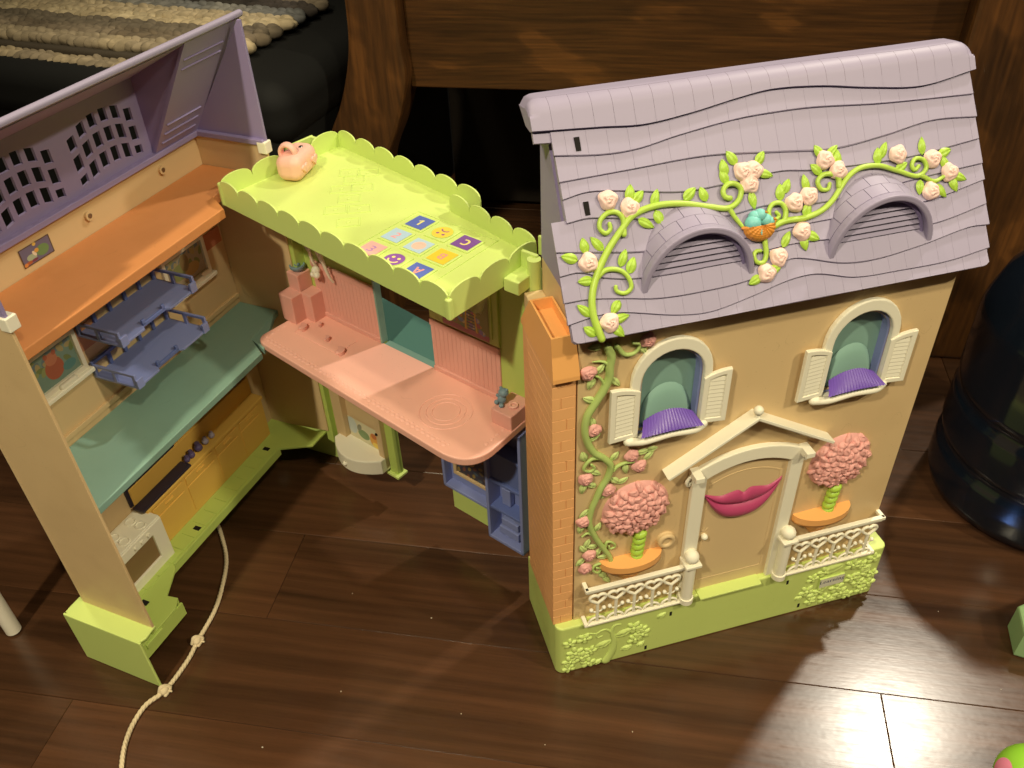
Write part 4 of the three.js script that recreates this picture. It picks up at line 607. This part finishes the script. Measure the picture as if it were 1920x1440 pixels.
  for (const r of [0.0145, 0.0205, 0.0275]) part(tray, 'rug_ring', new THREE.TorusGeometry(r, 0.0007, 6, 48).rotateX(Math.PI / 2).translate(0.263, PY + 0.0001, 0.037), PINK);
  part(tray, 'sofa_mark', G(box(0.024, 0.098, PY - 0.0004, PY + 0.0005, 0.0345, 0.0355), box(0.024, 0.025, PY - 0.0004, PY + 0.0005, 0.004, 0.035), box(0.097, 0.098, PY - 0.0004, PY + 0.0005, 0.004, 0.035)), PINK);
  for (const [x, z, r] of [[0.027, 0.026, 0.0068], [0.068, 0.0245, 0.0042], [0.098, 0.033, 0.0072], [0.04, 0.01, 0.0034]]) part(tray, 'peg', G(new THREE.CylinderGeometry(r, r, 0.0052, 18, 1, false, 0, Math.PI).rotateY(0.9).translate(x, PY + 0.0022, z), ball(x - 0.001, PY + 0.001, z, r * 0.55, 1, 0.6, 1, 10)), PINKD);
  part(tray, 'stepped_block', G(box(-0.008, 0.015, PY - 0.001, PY + 0.036, z0 + 0.004, 0.024, 0.0015), box(0.006, 0.03, PY - 0.001, PY + 0.036, z0, 0.008, 0.0015), box(-0.006, 0.013, PY + 0.03, PY + 0.058, z0, 0.008, 0.0015)), PINKD);
  part(tray, 'bowl', G(new THREE.LatheGeometry([[0, 0], [0.006, 0.0005], [0.0088, 0.004], [0.0092, 0.0075], [0.0078, 0.008], [0.007, 0.0055], [0, 0.0045]].map(p => V2(...p)), 24).translate(0.004, PY + 0.058, -0.002), ball(0.004, PY + 0.066, -0.002, 0.0035), ball(0.0008, PY + 0.0665, -0.0045, 0.002)), GREYBLUE, 'grey blue bowl on the pink stepped block');
  part(tray, 'ledge_block', box(0.311, 0.3365, PY - 0.001, PY + 0.018, z0, 0.0215, 0.0014), PINKD);
  part(tray, 'teddy', G(ball(0.316, PY + 0.0245, 0.0095, 0.0048, 1, 1.2, 0.9), ball(0.3175, PY + 0.0325, 0.0085, 0.0052, 1.05, 0.9, 1), ball(0.3125, PY + 0.0215, 0.014, 0.0025), ball(0.319, PY + 0.0205, 0.0145, 0.0026), ball(0.3115, PY + 0.0275, 0.0105, 0.0019), ball(0.3145, PY + 0.037, 0.0085, 0.0017), ball(0.321, PY + 0.0365, 0.0075, 0.0017)), GREYBLUE, 'small blue teddy figure on the pink ledge');
  part(tray, 'cup', G(new THREE.TorusGeometry(0.0038, 0.0012, 8, 20).rotateX(Math.PI / 2).translate(0.328, PY + 0.0195, 0.006), new THREE.CylinderGeometry(0.0024, 0.0024, 0.0015, 14).translate(0.328, PY + 0.0183, 0.006)), PINK);
  // green roof terrace with scalloped sides
  const C = [[0.0, 0.0665], [0.331, 0.0865], [0.3365, -0.024], [0.214, -0.046], [0.2225, -0.0655], [0.004, -0.0925]];
  const ter = hp(MF, 'terrace', plate(C, GY - 0.0028, GY), LIMEW, 'lime green roof terrace with scalloped edge');
  const fence = (a, b, n, hT = 0.021, skip = 0) => {
    const L = Math.hypot(b[0] - a[0], b[1] - a[1]), ang = Math.atan2(-(b[1] - a[1]), b[0] - a[0]), pts = [[0, -0.0088], [L, -0.0088]];
    for (let i = n - 1; i >= 0; i--) for (let k = 0; k <= 10; k++) { const t = Math.PI * k / 10; pts.push([L * (i + 0.5 + 0.5 * Math.cos(t)) / n, 0.0098 + (hT - 0.0098) * Math.pow(Math.sin(t), 0.7)]); }
    part(ter, 'scalloped_edge', ext(poly(pts), 0.0018, -0.0009, 0.0004).rotateY(ang).translate(a[0], GY, a[1]), LIME);
  };
  fence(C[0], C[1], 10); fence(C[1], C[2], 3, 0.0205); fence(C[3], C[2], 4, 0.0215); fence(C[5], [0.2385, -0.0635], 7, 0.0215); fence(C[5], C[0], 4, 0.0215);
  part(ter, 'corner', box(0.3275, 0.3335, GY - 0.009, GY + 0.012, 0.0835, 0.0895, 0.0022), LIME); part(ter, 'corner', box(-0.002, 0.003, GY - 0.009, GY + 0.0165, 0.064, 0.069, 0.002), LIME);
  part(ter, 'hinge_arm', G(box(-0.014, -0.0015, GY + 0.0, GY + 0.016, -0.07, -0.066, 0.001), box(-0.015, -0.0115, GY, GY + 0.0165, -0.07, -0.03, 0.001), box(0.336, 0.3535, GY - 0.006, GY + 0.017, -0.006, -0.002, 0.001), box(0.3355, 0.352, GY - 0.012, GY + 0.001, -0.006, 0.022, 0.001), box(0.336, 0.345, GY + 0.001, GY + 0.02, -0.03, -0.027, 0.001)), LIME);
  part(ter, 'hinge_post', G(new THREE.CylinderGeometry(0.0062, 0.0062, 0.031, 20).translate(0.3525, GY - 0.0005, 0.0)), LIME);
  // hopscotch moulded in the floor
  const line = 0.0007, sq = (cx, cz, w, h, a) => { const f = ext(poly([[-w / 2, -h / 2], [w / 2, -h / 2], [w / 2, h / 2], [-w / 2, h / 2]], [[[-w / 2 + line * 1.6, -h / 2 + line * 1.6], [-w / 2 + line * 1.6, h / 2 - line * 1.6], [w / 2 - line * 1.6, h / 2 - line * 1.6], [w / 2 - line * 1.6, -h / 2 + line * 1.6]]]), 0.001, -0.0003, 0.0002); const pips = ball(0, 0, 0.0003, 0.0016, 1.6, 0.7, 0.35, 8).rotateZ(0.7); return G(f, pips).rotateX(-Math.PI / 2).rotateY(a).translate(cx, GY, cz); };
  for (const [x, z] of [[0.066, -0.05], [0.083, -0.06], [0.082, -0.041], [0.088, -0.017], [0.104, -0.032], [0.111, -0.0065], [0.118, 0.0185], [0.136, 0.003], [0.148, 0.029]]) part(ter, 'hopscotch_square', sq(x, z, 0.0225, 0.017, 0.78), LIME);
  // nine keys with pictures
  const KEY = (bg, fg, ch, round) => sticker(128, 128, (x, w, h) => { x.fillStyle = bg; if (round) { x.fillStyle = '#c3dd62'; x.fillRect(0, 0, w, h); x.fillStyle = round; x.beginPath(); x.arc(64, 64, 60, 0, 7); x.fill(); } else x.fillRect(0, 0, w, h); x.fillStyle = x.strokeStyle = fg; if (ch.length === 1) { x.font = 'bold 84px sans-serif'; x.textAlign = 'center'; x.fillText(ch, 64, 94); } else if (ch === 'circle') { x.beginPath(); x.arc(64, 64, 42, 0, 7); x.fill(); x.strokeStyle = '#e6b8b0'; x.lineWidth = 5; x.beginPath(); x.arc(64, 66, 22, 0.4, 2.7); x.stroke(); } else { x.beginPath(); x.arc(44, 46, 10, 0, 7); x.arc(84, 46, 10, 0, 7); x.fill(); x.lineWidth = 10; x.lineCap = 'round'; x.beginPath(); if (ch === 'smile') x.arc(64, 62, 34, 0.35, 2.8); else x.arc(64, 104, 28, -2.6, -0.5); x.stroke(); } });
  const keys = [['#5f6fc0', '#ece08a', '1'], ['', '#a06a8a', 'frown', '#f0cf52'], ['#7d4f9e', '#ecdc80', 'C'], ['#b4cfe6', '#eda6b0', '2'], ['#b9d2e4', '#f0c3b4', 'circle'], ['#efc93f', '#ee9c8e', 'B'], ['#efb2ae', '#b98cc0', '3'], ['', '#ece08a', 'smile', '#8e5bab'], ['#5f6fc0', '#ee9c92', 'A']];
  keys.forEach(([bg, fg, ch, round], i) => {
    const r = Math.floor(i / 3), c = i % 3, x = 0.2078 + c * 0.0308 - r * 0.0012, z = -0.009 + r * 0.0312 + c * 0.002;
    part(ter, 'key', box(-0.0128, 0.0128, -0.001, 0.0013, -0.0128, 0.0128, 0.0007).translate(x, GY, z), LIME);
    part(ter, 'key_print', (round ? new THREE.CircleGeometry(0.0108, 32) : new THREE.PlaneGeometry(0.0212, 0.0212)).rotateX(-Math.PI / 2).rotateY('1238'.includes(ch) || ch === 'smile' ? 0 : Math.PI).translate(x, GY + 0.0016, z), KEY(bg, fg, ch, round));
  });
  const fr = 0.0008; part(ter, 'key_panel', G(box(0.189, 0.29, GY - 0.0003, GY + 0.0006, -0.0268, -0.0268 + fr), box(0.187, 0.288, GY - 0.0003, GY + 0.0006, 0.073, 0.073 + fr), box(0.188, 0.188 + fr, GY - 0.0003, GY + 0.0006, -0.0268, 0.073), box(0.2895, 0.2895 + fr, GY - 0.0003, GY + 0.0006, -0.0268, 0.073)), LIME);
  // cream cupboard with a bow-fronted bin
  const bin = hp(MF, 'cupboard', G(box(0.016, 0.104, 0.085, 0.25, z0 - 0.001, z0 + 0.003, 0.001), box(0.016, 0.034, 0.065, 0.15, z0, z0 + 0.012, 0.0012), box(0.094, 0.104, 0.055, 0.25, z0, z0 + 0.011, 0.0012)), CREAM, 'cream cupboard under the pink floor');
  const bow = []; for (let i = 0; i <= 16; i++) { const t = i / 16; bow.push([0.02 + t * 0.084, z0 + 0.012 + 0.027 * Math.pow(Math.sin(Math.PI * Math.min(1, 0.06 + t * 0.9)), 0.75)]); }
  part(bin, 'bin', plate([[0.02, z0], ...bow, [0.104, z0]], 0.052, 0.075, 0.0016), WHITE);
  part(bin, 'bin_knob', ball(0.058, 0.062, z0 + 0.039, 0.0034), WHITE);
  part(bin, 'bin_print', new THREE.PlaneGeometry(0.058, 0.034).translate(0.064, 0.092, z0 + 0.0045), sticker(256, 150, (x, w, h) => { x.fillStyle = '#d9d2b0'; x.fillRect(0, 0, w, h); blob(x, '#c8d3d0', 30, 60, 40, 60); blob(x, '#7f9a6a', 120, 90, 46, 34); blob(x, '#8f8f7a', 90, 50, 16, 30, 0.5); blob(x, '#e0a03c', 205, 90, 36, 52); blob(x, '#c96f2e', 205, 60, 22, 20); blob(x, '#f0d060', 215, 125, 30, 20); }));
  part(bin, 'peg_hole', ball(0.096, 0.112, z0 + 0.011, 0.0022), HOLE);
  // blue cabinet
  const cab = hp(MF, 'blue_cabinet', G(box(0.2145, 0.2865, 0.1, 0.246, z0 - 0.001, z0 + 0.006, 0.001), box(0.2145, 0.2185, 0.1, 0.246, z0, z0 + 0.018, 0.0012), box(0.2145, 0.2865, 0.1, 0.1045, z0, z0 + 0.018, 0.0012)), BLUE, 'blue cabinet with open shelves under the pink floor');
  part(cab, 'tower', G(box(0.2865, 0.2905, 0.064, 0.246, z0, z0 + 0.024, 0.0012), box(0.3345, 0.3385, 0.064, 0.246, z0, z0 + 0.024, 0.0012), box(0.2865, 0.3385, 0.064, 0.069, z0, z0 + 0.024, 0.0012), box(0.2865, 0.3385, 0.24, 0.246, z0, z0 + 0.024, 0.0012), box(0.288, 0.337, 0.066, 0.246, z0 - 0.001, z0 + 0.003)), BLUE);
  for (const y of [0.112, 0.155, 0.198]) part(cab, 'shelf', box(0.29, 0.335, y, y + 0.004, z0 + 0.002, z0 + 0.021, 0.0008), BLUED);
  part(cab, 'drawer_front', box(0.29, 0.335, 0.16, 0.196, z0 + 0.003, z0 + 0.0185, 0.001), BLUED);
  part(cab, 'toy', G(box(0.298, 0.326, 0.072, 0.084, z0 + 0.004, z0 + 0.017, 0.0012), box(0.3, 0.324, 0.085, 0.096, z0 + 0.004, z0 + 0.015, 0.0012), box(0.318, 0.333, 0.098, 0.108, z0 + 0.003, z0 + 0.014, 0.0012), box(0.3, 0.312, 0.117, 0.142, z0 + 0.004, z0 + 0.012, 0.0012)), BLUE);
  const pf = part(cab, 'picture_frame', ext(poly([[0.224, 0.118], [0.282, 0.118], [0.282, 0.185], [0.224, 0.185]], [[[0.2285, 0.1225], [0.2285, 0.1805], [0.2775, 0.1805], [0.2775, 0.1225]]]), 0.003, z0 + 0.006, 0.0006), CREAM);
  part(cab, 'picture', new THREE.PlaneGeometry(0.05, 0.059).translate(0.253, 0.1515, z0 + 0.0066), sticker(200, 240, (x, w, h) => { x.fillStyle = '#3d3a4a'; x.fillRect(0, 0, w, h); for (let i = 0; i < 40; i++) blob(x, ['#6a5a3c', '#8f7a44', '#4a5a6a', '#7a4a3a'][i % 4], (i * 61) % w, (i * 43) % h, 14, 9, i); blob(x, '#b8863c', 90, 110, 30, 50); }));
}

// ---------------------------------------------------------------- loose things
const onMF = (x, y, z) => { const c = Math.cos(MF.a), s = Math.sin(MF.a); return [MF.p[0] + x * c + z * s, y, MF.p[2] - x * s + z * c]; };
{
  // pink toy bag on the terrace
  const bag = thing('toy_bag', 'small pink toy bag with loop handle lying on the lime green terrace', 'toy bag', onMF(0.023, 0.437, -0.016), MF.a + 0.42);
  part(bag, 'body', G(new RoundedBoxGeometry(0.029, 0.028, 0.05, 6, 0.0105).translate(0, 0.0142, 0), box(0.004, 0.0138, 0.014, 0.0245, -0.016, 0.016, 0.004)), PINK);
  part(bag, 'handle', new THREE.TorusGeometry(0.0082, 0.0024, 10, 26, Math.PI * 1.2).rotateZ(-0.31).scale(1, 1.15, 2).translate(-0.003, 0.027, 0.009), PINK);
  for (const z of [-0.011, 0.0115]) part(bag, 'heart', ext(new THREE.Shape(heart(0.0064).map(p => V2(p.x, p.y))), 0.0035, 0, 0.0008).rotateY(Math.PI / 2).translate(0.013, 0.0135, z), PINK);
  part(bag, 'catch', G(ball(0.004, 0.027, -0.007, 0.0028, 1, 0.8, 1.4, 10)), STEEL);
}
{
  // cream cord on the floor
  const pts = [[-0.43, -0.82], [-0.393, -0.784], [-0.374, -0.747], [-0.363, -0.716], [-0.359, -0.679], [-0.36, -0.64], [-0.369, -0.6], [-0.3735, -0.576], [-0.389, -0.538], [-0.404, -0.522], [-0.411, -0.501], [-0.412, -0.477], [-0.407, -0.45], [-0.398, -0.41], [-0.38, -0.36]];
  const cord = thing('cord', 'knotted cream cord lying across the dark plank floor', 'cord');
  const r = 0.0027, c = new THREE.CatmullRomCurve3(pts.map(p => V3(p[0], r, p[1])));
  const strands = [];
  for (let k = 0; k < 3; k++) { const sp = []; for (let i = 0; i <= 260; i++) { const t = i / 260, p = c.getPointAt(t), tan = c.getTangentAt(t), nrm = V3(-tan.z, 0, tan.x), a = t * 210 + k * 2.094; sp.push(V3(p.x + nrm.x * 0.0009 * Math.cos(a), r + 0.0009 * Math.sin(a), p.z + nrm.z * 0.0009 * Math.cos(a))); } strands.push(taperTube(sp, 0.0018, 0.0018, 620, 6)); }
  const rope = plastic(0xd6c4a2, { roughness: 0.95 });
  part(cord, 'strand', G(strands), rope);
  for (const t of [[-0.369, -0.6], [-0.3885, -0.5385]]) part(cord, 'knot', G(ball(t[0], 0.0048, t[1], 0.0058, 0.85, 0.8, 1.1, 14), taperTube([V3(t[0] - 0.005, 0.003, t[1] + 0.003), V3(t[0] - 0.002, 0.0095, t[1]), V3(t[0] + 0.005, 0.004, t[1] - 0.003), V3(t[0] + 0.002, 0.002, t[1] + 0.005)], 0.0023, 0.0023, 24, 8), taperTube([V3(t[0], 0.004, t[1]), V3(t[0] + 0.008, 0.004, t[1] + 0.002)], 0.0016, 0.0012, 8, 6)), rope);
}
// wooden bench behind
{
  const oak = (k, rx, ry) => { const t = dataTex(1400, 420, (u, v) => { const L = u * 1.0, Wd = v * 0.25; const wv = Wd + 0.02 * fbm(L * 2.5, Wd * 5, 140 + k, 3); const fib = fbm(L * 16, wv * 430, 150 + k, 4), ray = fbm(L * 4, wv * 34, 160 + k, 3), flake = Math.pow(clamp((fbm(L * 11 + Wd * 14, Wd * 30, 170 + k, 4) - 0.53) * 7, 0, 1), 2); let q = 0.27 + 0.42 * (fib - 0.45) + 0.26 * (ray - 0.47) + 0.2 * flake; q = clamp(q, 0, 1); return [mix(44, 168, q), mix(27, 108, q), mix(13, 52, q)]; }); t.repeat.set(rx, ry); return t; };
  const A = new THREE.MeshPhysicalMaterial({ map: oak(1, 1, 1), roughness: 0.42 }), B = new THREE.MeshPhysicalMaterial({ map: oak(5, 1, 1), roughness: 0.45 });
  const bench = thing('bench', 'dark oak bench with curved feet standing behind the dollhouse', 'bench', [-0.128, 0, -1.25], -0.19);
  const apron = box(0, 0.725, 0.392, 0.6, -0.03, -0.002, 0.003);
  { const p = apron.attributes.position, uv = apron.attributes.uv; for (let i = 0; i < p.count; i++) uv.setXY(i, p.getX(i), (p.getY(i) - 0.392) / 0.25); }
  part(bench, 'apron', apron, A);
  const legShape = m => { const L = [[-0.072, 0.6], [-0.072, 0.5], [-0.079, 0.44], [-0.1, 0.375], [-0.128, 0.32], [-0.15, 0.26], [-0.168, 0.19], [-0.172, 0.12], [-0.165, 0.05], [-0.15, 0]], R = [[-0.06, 0], [-0.06, 0.06], [-0.06, 0.14], [-0.055, 0.22], [-0.045, 0.28], [-0.02, 0.335], [-0.004, 0.38], [0.004, 0.42], [0.001, 0.47], [0.001, 0.6]]; const sm = a => new THREE.SplineCurve(a.map(p => V2(p[0], p[1]))).getPoints(40); return [...sm(L), ...sm(R)].map(p => V2(m * p.x, p.y)); };
  for (const m of [1, -1]) {
    let pts = legShape(m); if (m > 0) pts = pts; const g = ext(new THREE.Shape(pts), 0.085, -0.055, 0.006);
    const p = g.attributes.position, uv = g.attributes.uv; for (let i = 0; i < p.count; i++) uv.setXY(i, p.getY(i) * 1.1 + 0.2, (p.getX(i) + p.getZ(i) * 0.8) * 2.2);
    if (m < 0) g.translate(0.725, 0, 0);
    part(bench, 'leg', g, B);
  }
  part(bench, 'seat', box(-0.09, 0.815, 0.6, 0.63, -0.45, 0.04, 0.006), A);
  part(bench, 'rear_board', box(-0.05, 0.775, 0.01, 0.6, -0.44, -0.41, 0.004), plastic(0x1c120a, { roughness: 0.8 }));
}
// black leather ottoman with a braided rug on it
{
  const leather = plastic(0x0b0b0c, { roughness: 0.8 });
  const ott = thing('ottoman', 'black leather ottoman behind the open half of the dollhouse', 'ottoman', [-0.62, 0, -1.62], -0.36);
  part(ott, 'body', new RoundedBoxGeometry(0.92, 0.36, 0.62, 6, 0.04).translate(0, 0.21, 0), leather);
  part(ott, 'lid', new RoundedBoxGeometry(0.94, 0.09, 0.64, 6, 0.035).translate(0, 0.385, 0), leather);
  for (const [x, z] of [[-0.4, 0.25], [0.4, 0.25], [-0.4, -0.25], [0.4, -0.25]]) part(ott, 'foot', new THREE.CylinderGeometry(0.025, 0.02, 0.04, 16).translate(x, 0.02, z), leather);
  const rug = thing('braided_rug', 'thick braided wool rug in cream and grey lying on the black ottoman', 'rug', [-0.6, 0.43, -1.5], -0.38);
  const wool = new THREE.MeshStandardMaterial({ color: 0xffffff, roughness: 1, vertexColors: true });
  const tones = [[[0.33, 0.26, 0.165], [0.22, 0.175, 0.12]], [[0.37, 0.295, 0.185], [0.25, 0.2, 0.135]], [[0.12, 0.092, 0.062], [0.19, 0.15, 0.105]], [[0.13, 0.105, 0.075], [0.095, 0.075, 0.055]], [[0.44, 0.36, 0.23], [0.4, 0.32, 0.2]], [[0.42, 0.34, 0.22], [0.36, 0.29, 0.19]], [[0.12, 0.12, 0.12], [0.2, 0.19, 0.17]], [[0.05, 0.04, 0.035], [0.03, 0.025, 0.02]], [[0.2, 0.16, 0.11], [0.15, 0.12, 0.09]]];
  const lump = new THREE.SphereGeometry(1, 8, 6).toNonIndexed();
  tones.forEach(([ca, cb], r) => {
    const gs = [], z = 0.17 - r * 0.037, y = r === 0 ? -0.004 : 0.014, n = 40;
    for (let i = 0; i < n; i++) for (const s of [-1, 1]) {
      const x = -0.3 + i / n * 0.6 + (s > 0 ? 0.0075 : 0), e = Math.max(0, x - 0.2);
      const g = lump.clone().scale(0.0165 * rr(0.85, 1.15), 0.0092 * rr(0.85, 1.2), 0.0098 * rr(0.88, 1.15)).rotateZ(rr(-0.15, 0.15)).rotateY(s * 0.55 + rr(-0.22, 0.22)).translate(x, y + rr(-0.0015, 0.0015), z + s * 0.0088 - (r < 5 ? e * e * 5 : 0));
      const t = vnoise(i * 0.23 + r * 9, r * 3.7, 5), q = rr(1.25, 1.6), c = ca.map((a, k) => mix(a, cb[k], clamp((t - 0.35) * 3, 0, 1)) * q), col = new Float32Array(g.attributes.position.count * 3);
      for (let k = 0; k < col.length; k += 3) { const f = 0.72 + 0.5 * hash(Math.round(g.attributes.position.array[k] * 9000), Math.round(g.attributes.position.array[k + 2] * 9000), 3); for (let m = 0; m < 3; m++) col[k + m] = c[m] * f; }
      g.setAttribute('color', new THREE.BufferAttribute(col, 3)); gs.push(g);
    }
    part(rug, 'braid', mergeGeometries(gs), wool);
  });
  part(rug, 'backing', new RoundedBoxGeometry(0.58, 0.012, 0.33, 3, 0.005).translate(-0.02, 0.004, 0), plastic(0x4a4136, { roughness: 1 }));
}
// blue water jug
{
  const jug = thing('water_jug', 'large dark blue plastic water bottle standing beside the dollhouse front', 'water bottle', [0.675, 0, -0.785]);
  const prof = [[0, 0.018], [0.05, 0.012], [0.09, 0.004], [0.118, 0.0], [0.13, 0.008], [0.1345, 0.022], [0.1345, 0.058], [0.1325, 0.064], [0.128, 0.07], [0.1285, 0.078], [0.133, 0.084], [0.1345, 0.092], [0.1345, 0.135], [0.132, 0.142], [0.128, 0.147], [0.1285, 0.155], [0.133, 0.161], [0.1345, 0.17], [0.1345, 0.25], [0.132, 0.262], [0.12, 0.3], [0.095, 0.335], [0.062, 0.358], [0.038, 0.372], [0.03, 0.385], [0.029, 0.42], [0.032, 0.424], [0.026, 0.426]];
  part(jug, 'body', new THREE.LatheGeometry(prof.map(p => V2(...p)), 64), new THREE.MeshPhysicalMaterial({ color: new THREE.Color().setRGB(0.06, 0.09, 0.16), roughness: 0.12, transmission: 0.9, thickness: 0, ior: 1.5, side: THREE.DoubleSide }));
  part(jug, 'cap', new THREE.CylinderGeometry(0.034, 0.034, 0.03, 28).translate(0, 0.435, 0), BLUED);
}
// white stool leg at the picture's edge, with its stool
{
  const white = plastic(0xe9e2d2, { roughness: 0.35 });
  const stool = thing('stool', 'white round-legged stool beside the open half of the dollhouse', 'stool', [-0.735, 0, -0.66]);
  for (const [x, z] of [[0.146, 0.034], [-0.13, 0.06], [-0.07, -0.17], [-0.16, -0.1]]) part(stool, 'leg', G(new THREE.CylinderGeometry(0.0095, 0.0085, 0.42, 20).translate(x, 0.213, z), ball(x, 0.006, z, 0.0085, 1, 0.7, 1)), white);
  part(stool, 'seat', new THREE.CylinderGeometry(0.17, 0.17, 0.022, 40).translate(0, 0.434, -0.05), white);
}
// toys at the other edge
{
  const block = thing('toy_block', 'pale green plastic toy block on the floor below the water bottle', 'toy block', [0.597, 0, -0.564], 0.35);
  const shape = [[-0.05, 0.022], [-0.072, 0], [-0.05, -0.03], [0.05, -0.03], [0.06, 0.02]];
  part(block, 'body', plate(shape, 0, 0.04, 0.003), plastic(0x9cc08a)); part(block, 'stud', new THREE.CylinderGeometry(0.014, 0.015, 0.008, 24).translate(0, 0.044, -0.004), plastic(0x9cc08a));
  const ballT = thing('toy_ball', 'bright green toy ball with pink spots on the floor', 'toy ball', [0.464, 0, -0.388]);
  const g = plastic(0x8fca3a, { roughness: 0.3 });
  part(ballT, 'body', ball(0, 0.032, 0, 0.032, 1, 1, 1, 32), g);
  for (const d of [[-0.9, 0.38, -0.16], [0.1, 0.5, 0.86], [0.85, 0.4, -0.3], [-0.35, -0.3, 0.9], [0.2, 0.95, -0.3]]) part(ballT, 'spot', new THREE.SphereGeometry(0.0324, 20, 8, 0, 6.2832, 0, 0.36).applyQuaternion(new THREE.Quaternion().setFromUnitVectors(V3(0, 1, 0), V3(...d).normalize())).translate(0, 0.032, 0), plastic(0xe889a8));
}
// a few pale crumbs on the boards
{
  const gs = []; for (const [x, z] of [[-0.075, -0.498], [-0.19, -0.53], [-0.26, -0.47], [0.02, -0.46], [-0.13, -0.43], [0.47, -0.6], [0.42, -0.66], [-0.1, -0.62], [0.1, -0.47], [-0.34, -0.43], [-0.2, -0.66], [0.5, -0.5]]) gs.push(new THREE.IcosahedronGeometry(rr(0.0003, 0.0008), 0).scale(1.4, 0.7, 1).rotateY(rr(0, 6)).translate(x + rr(-0.01, 0.01), 0.0005, z));
  const crumbs = part(scene, 'crumbs', G(gs), plastic(0xd8cdb8, { roughness: 0.9 })); crumbs.userData = { kind: 'stuff', label: 'pale crumbs scattered over the dark plank floor', category: 'crumbs' };
}
renderer.render(scene, camera);
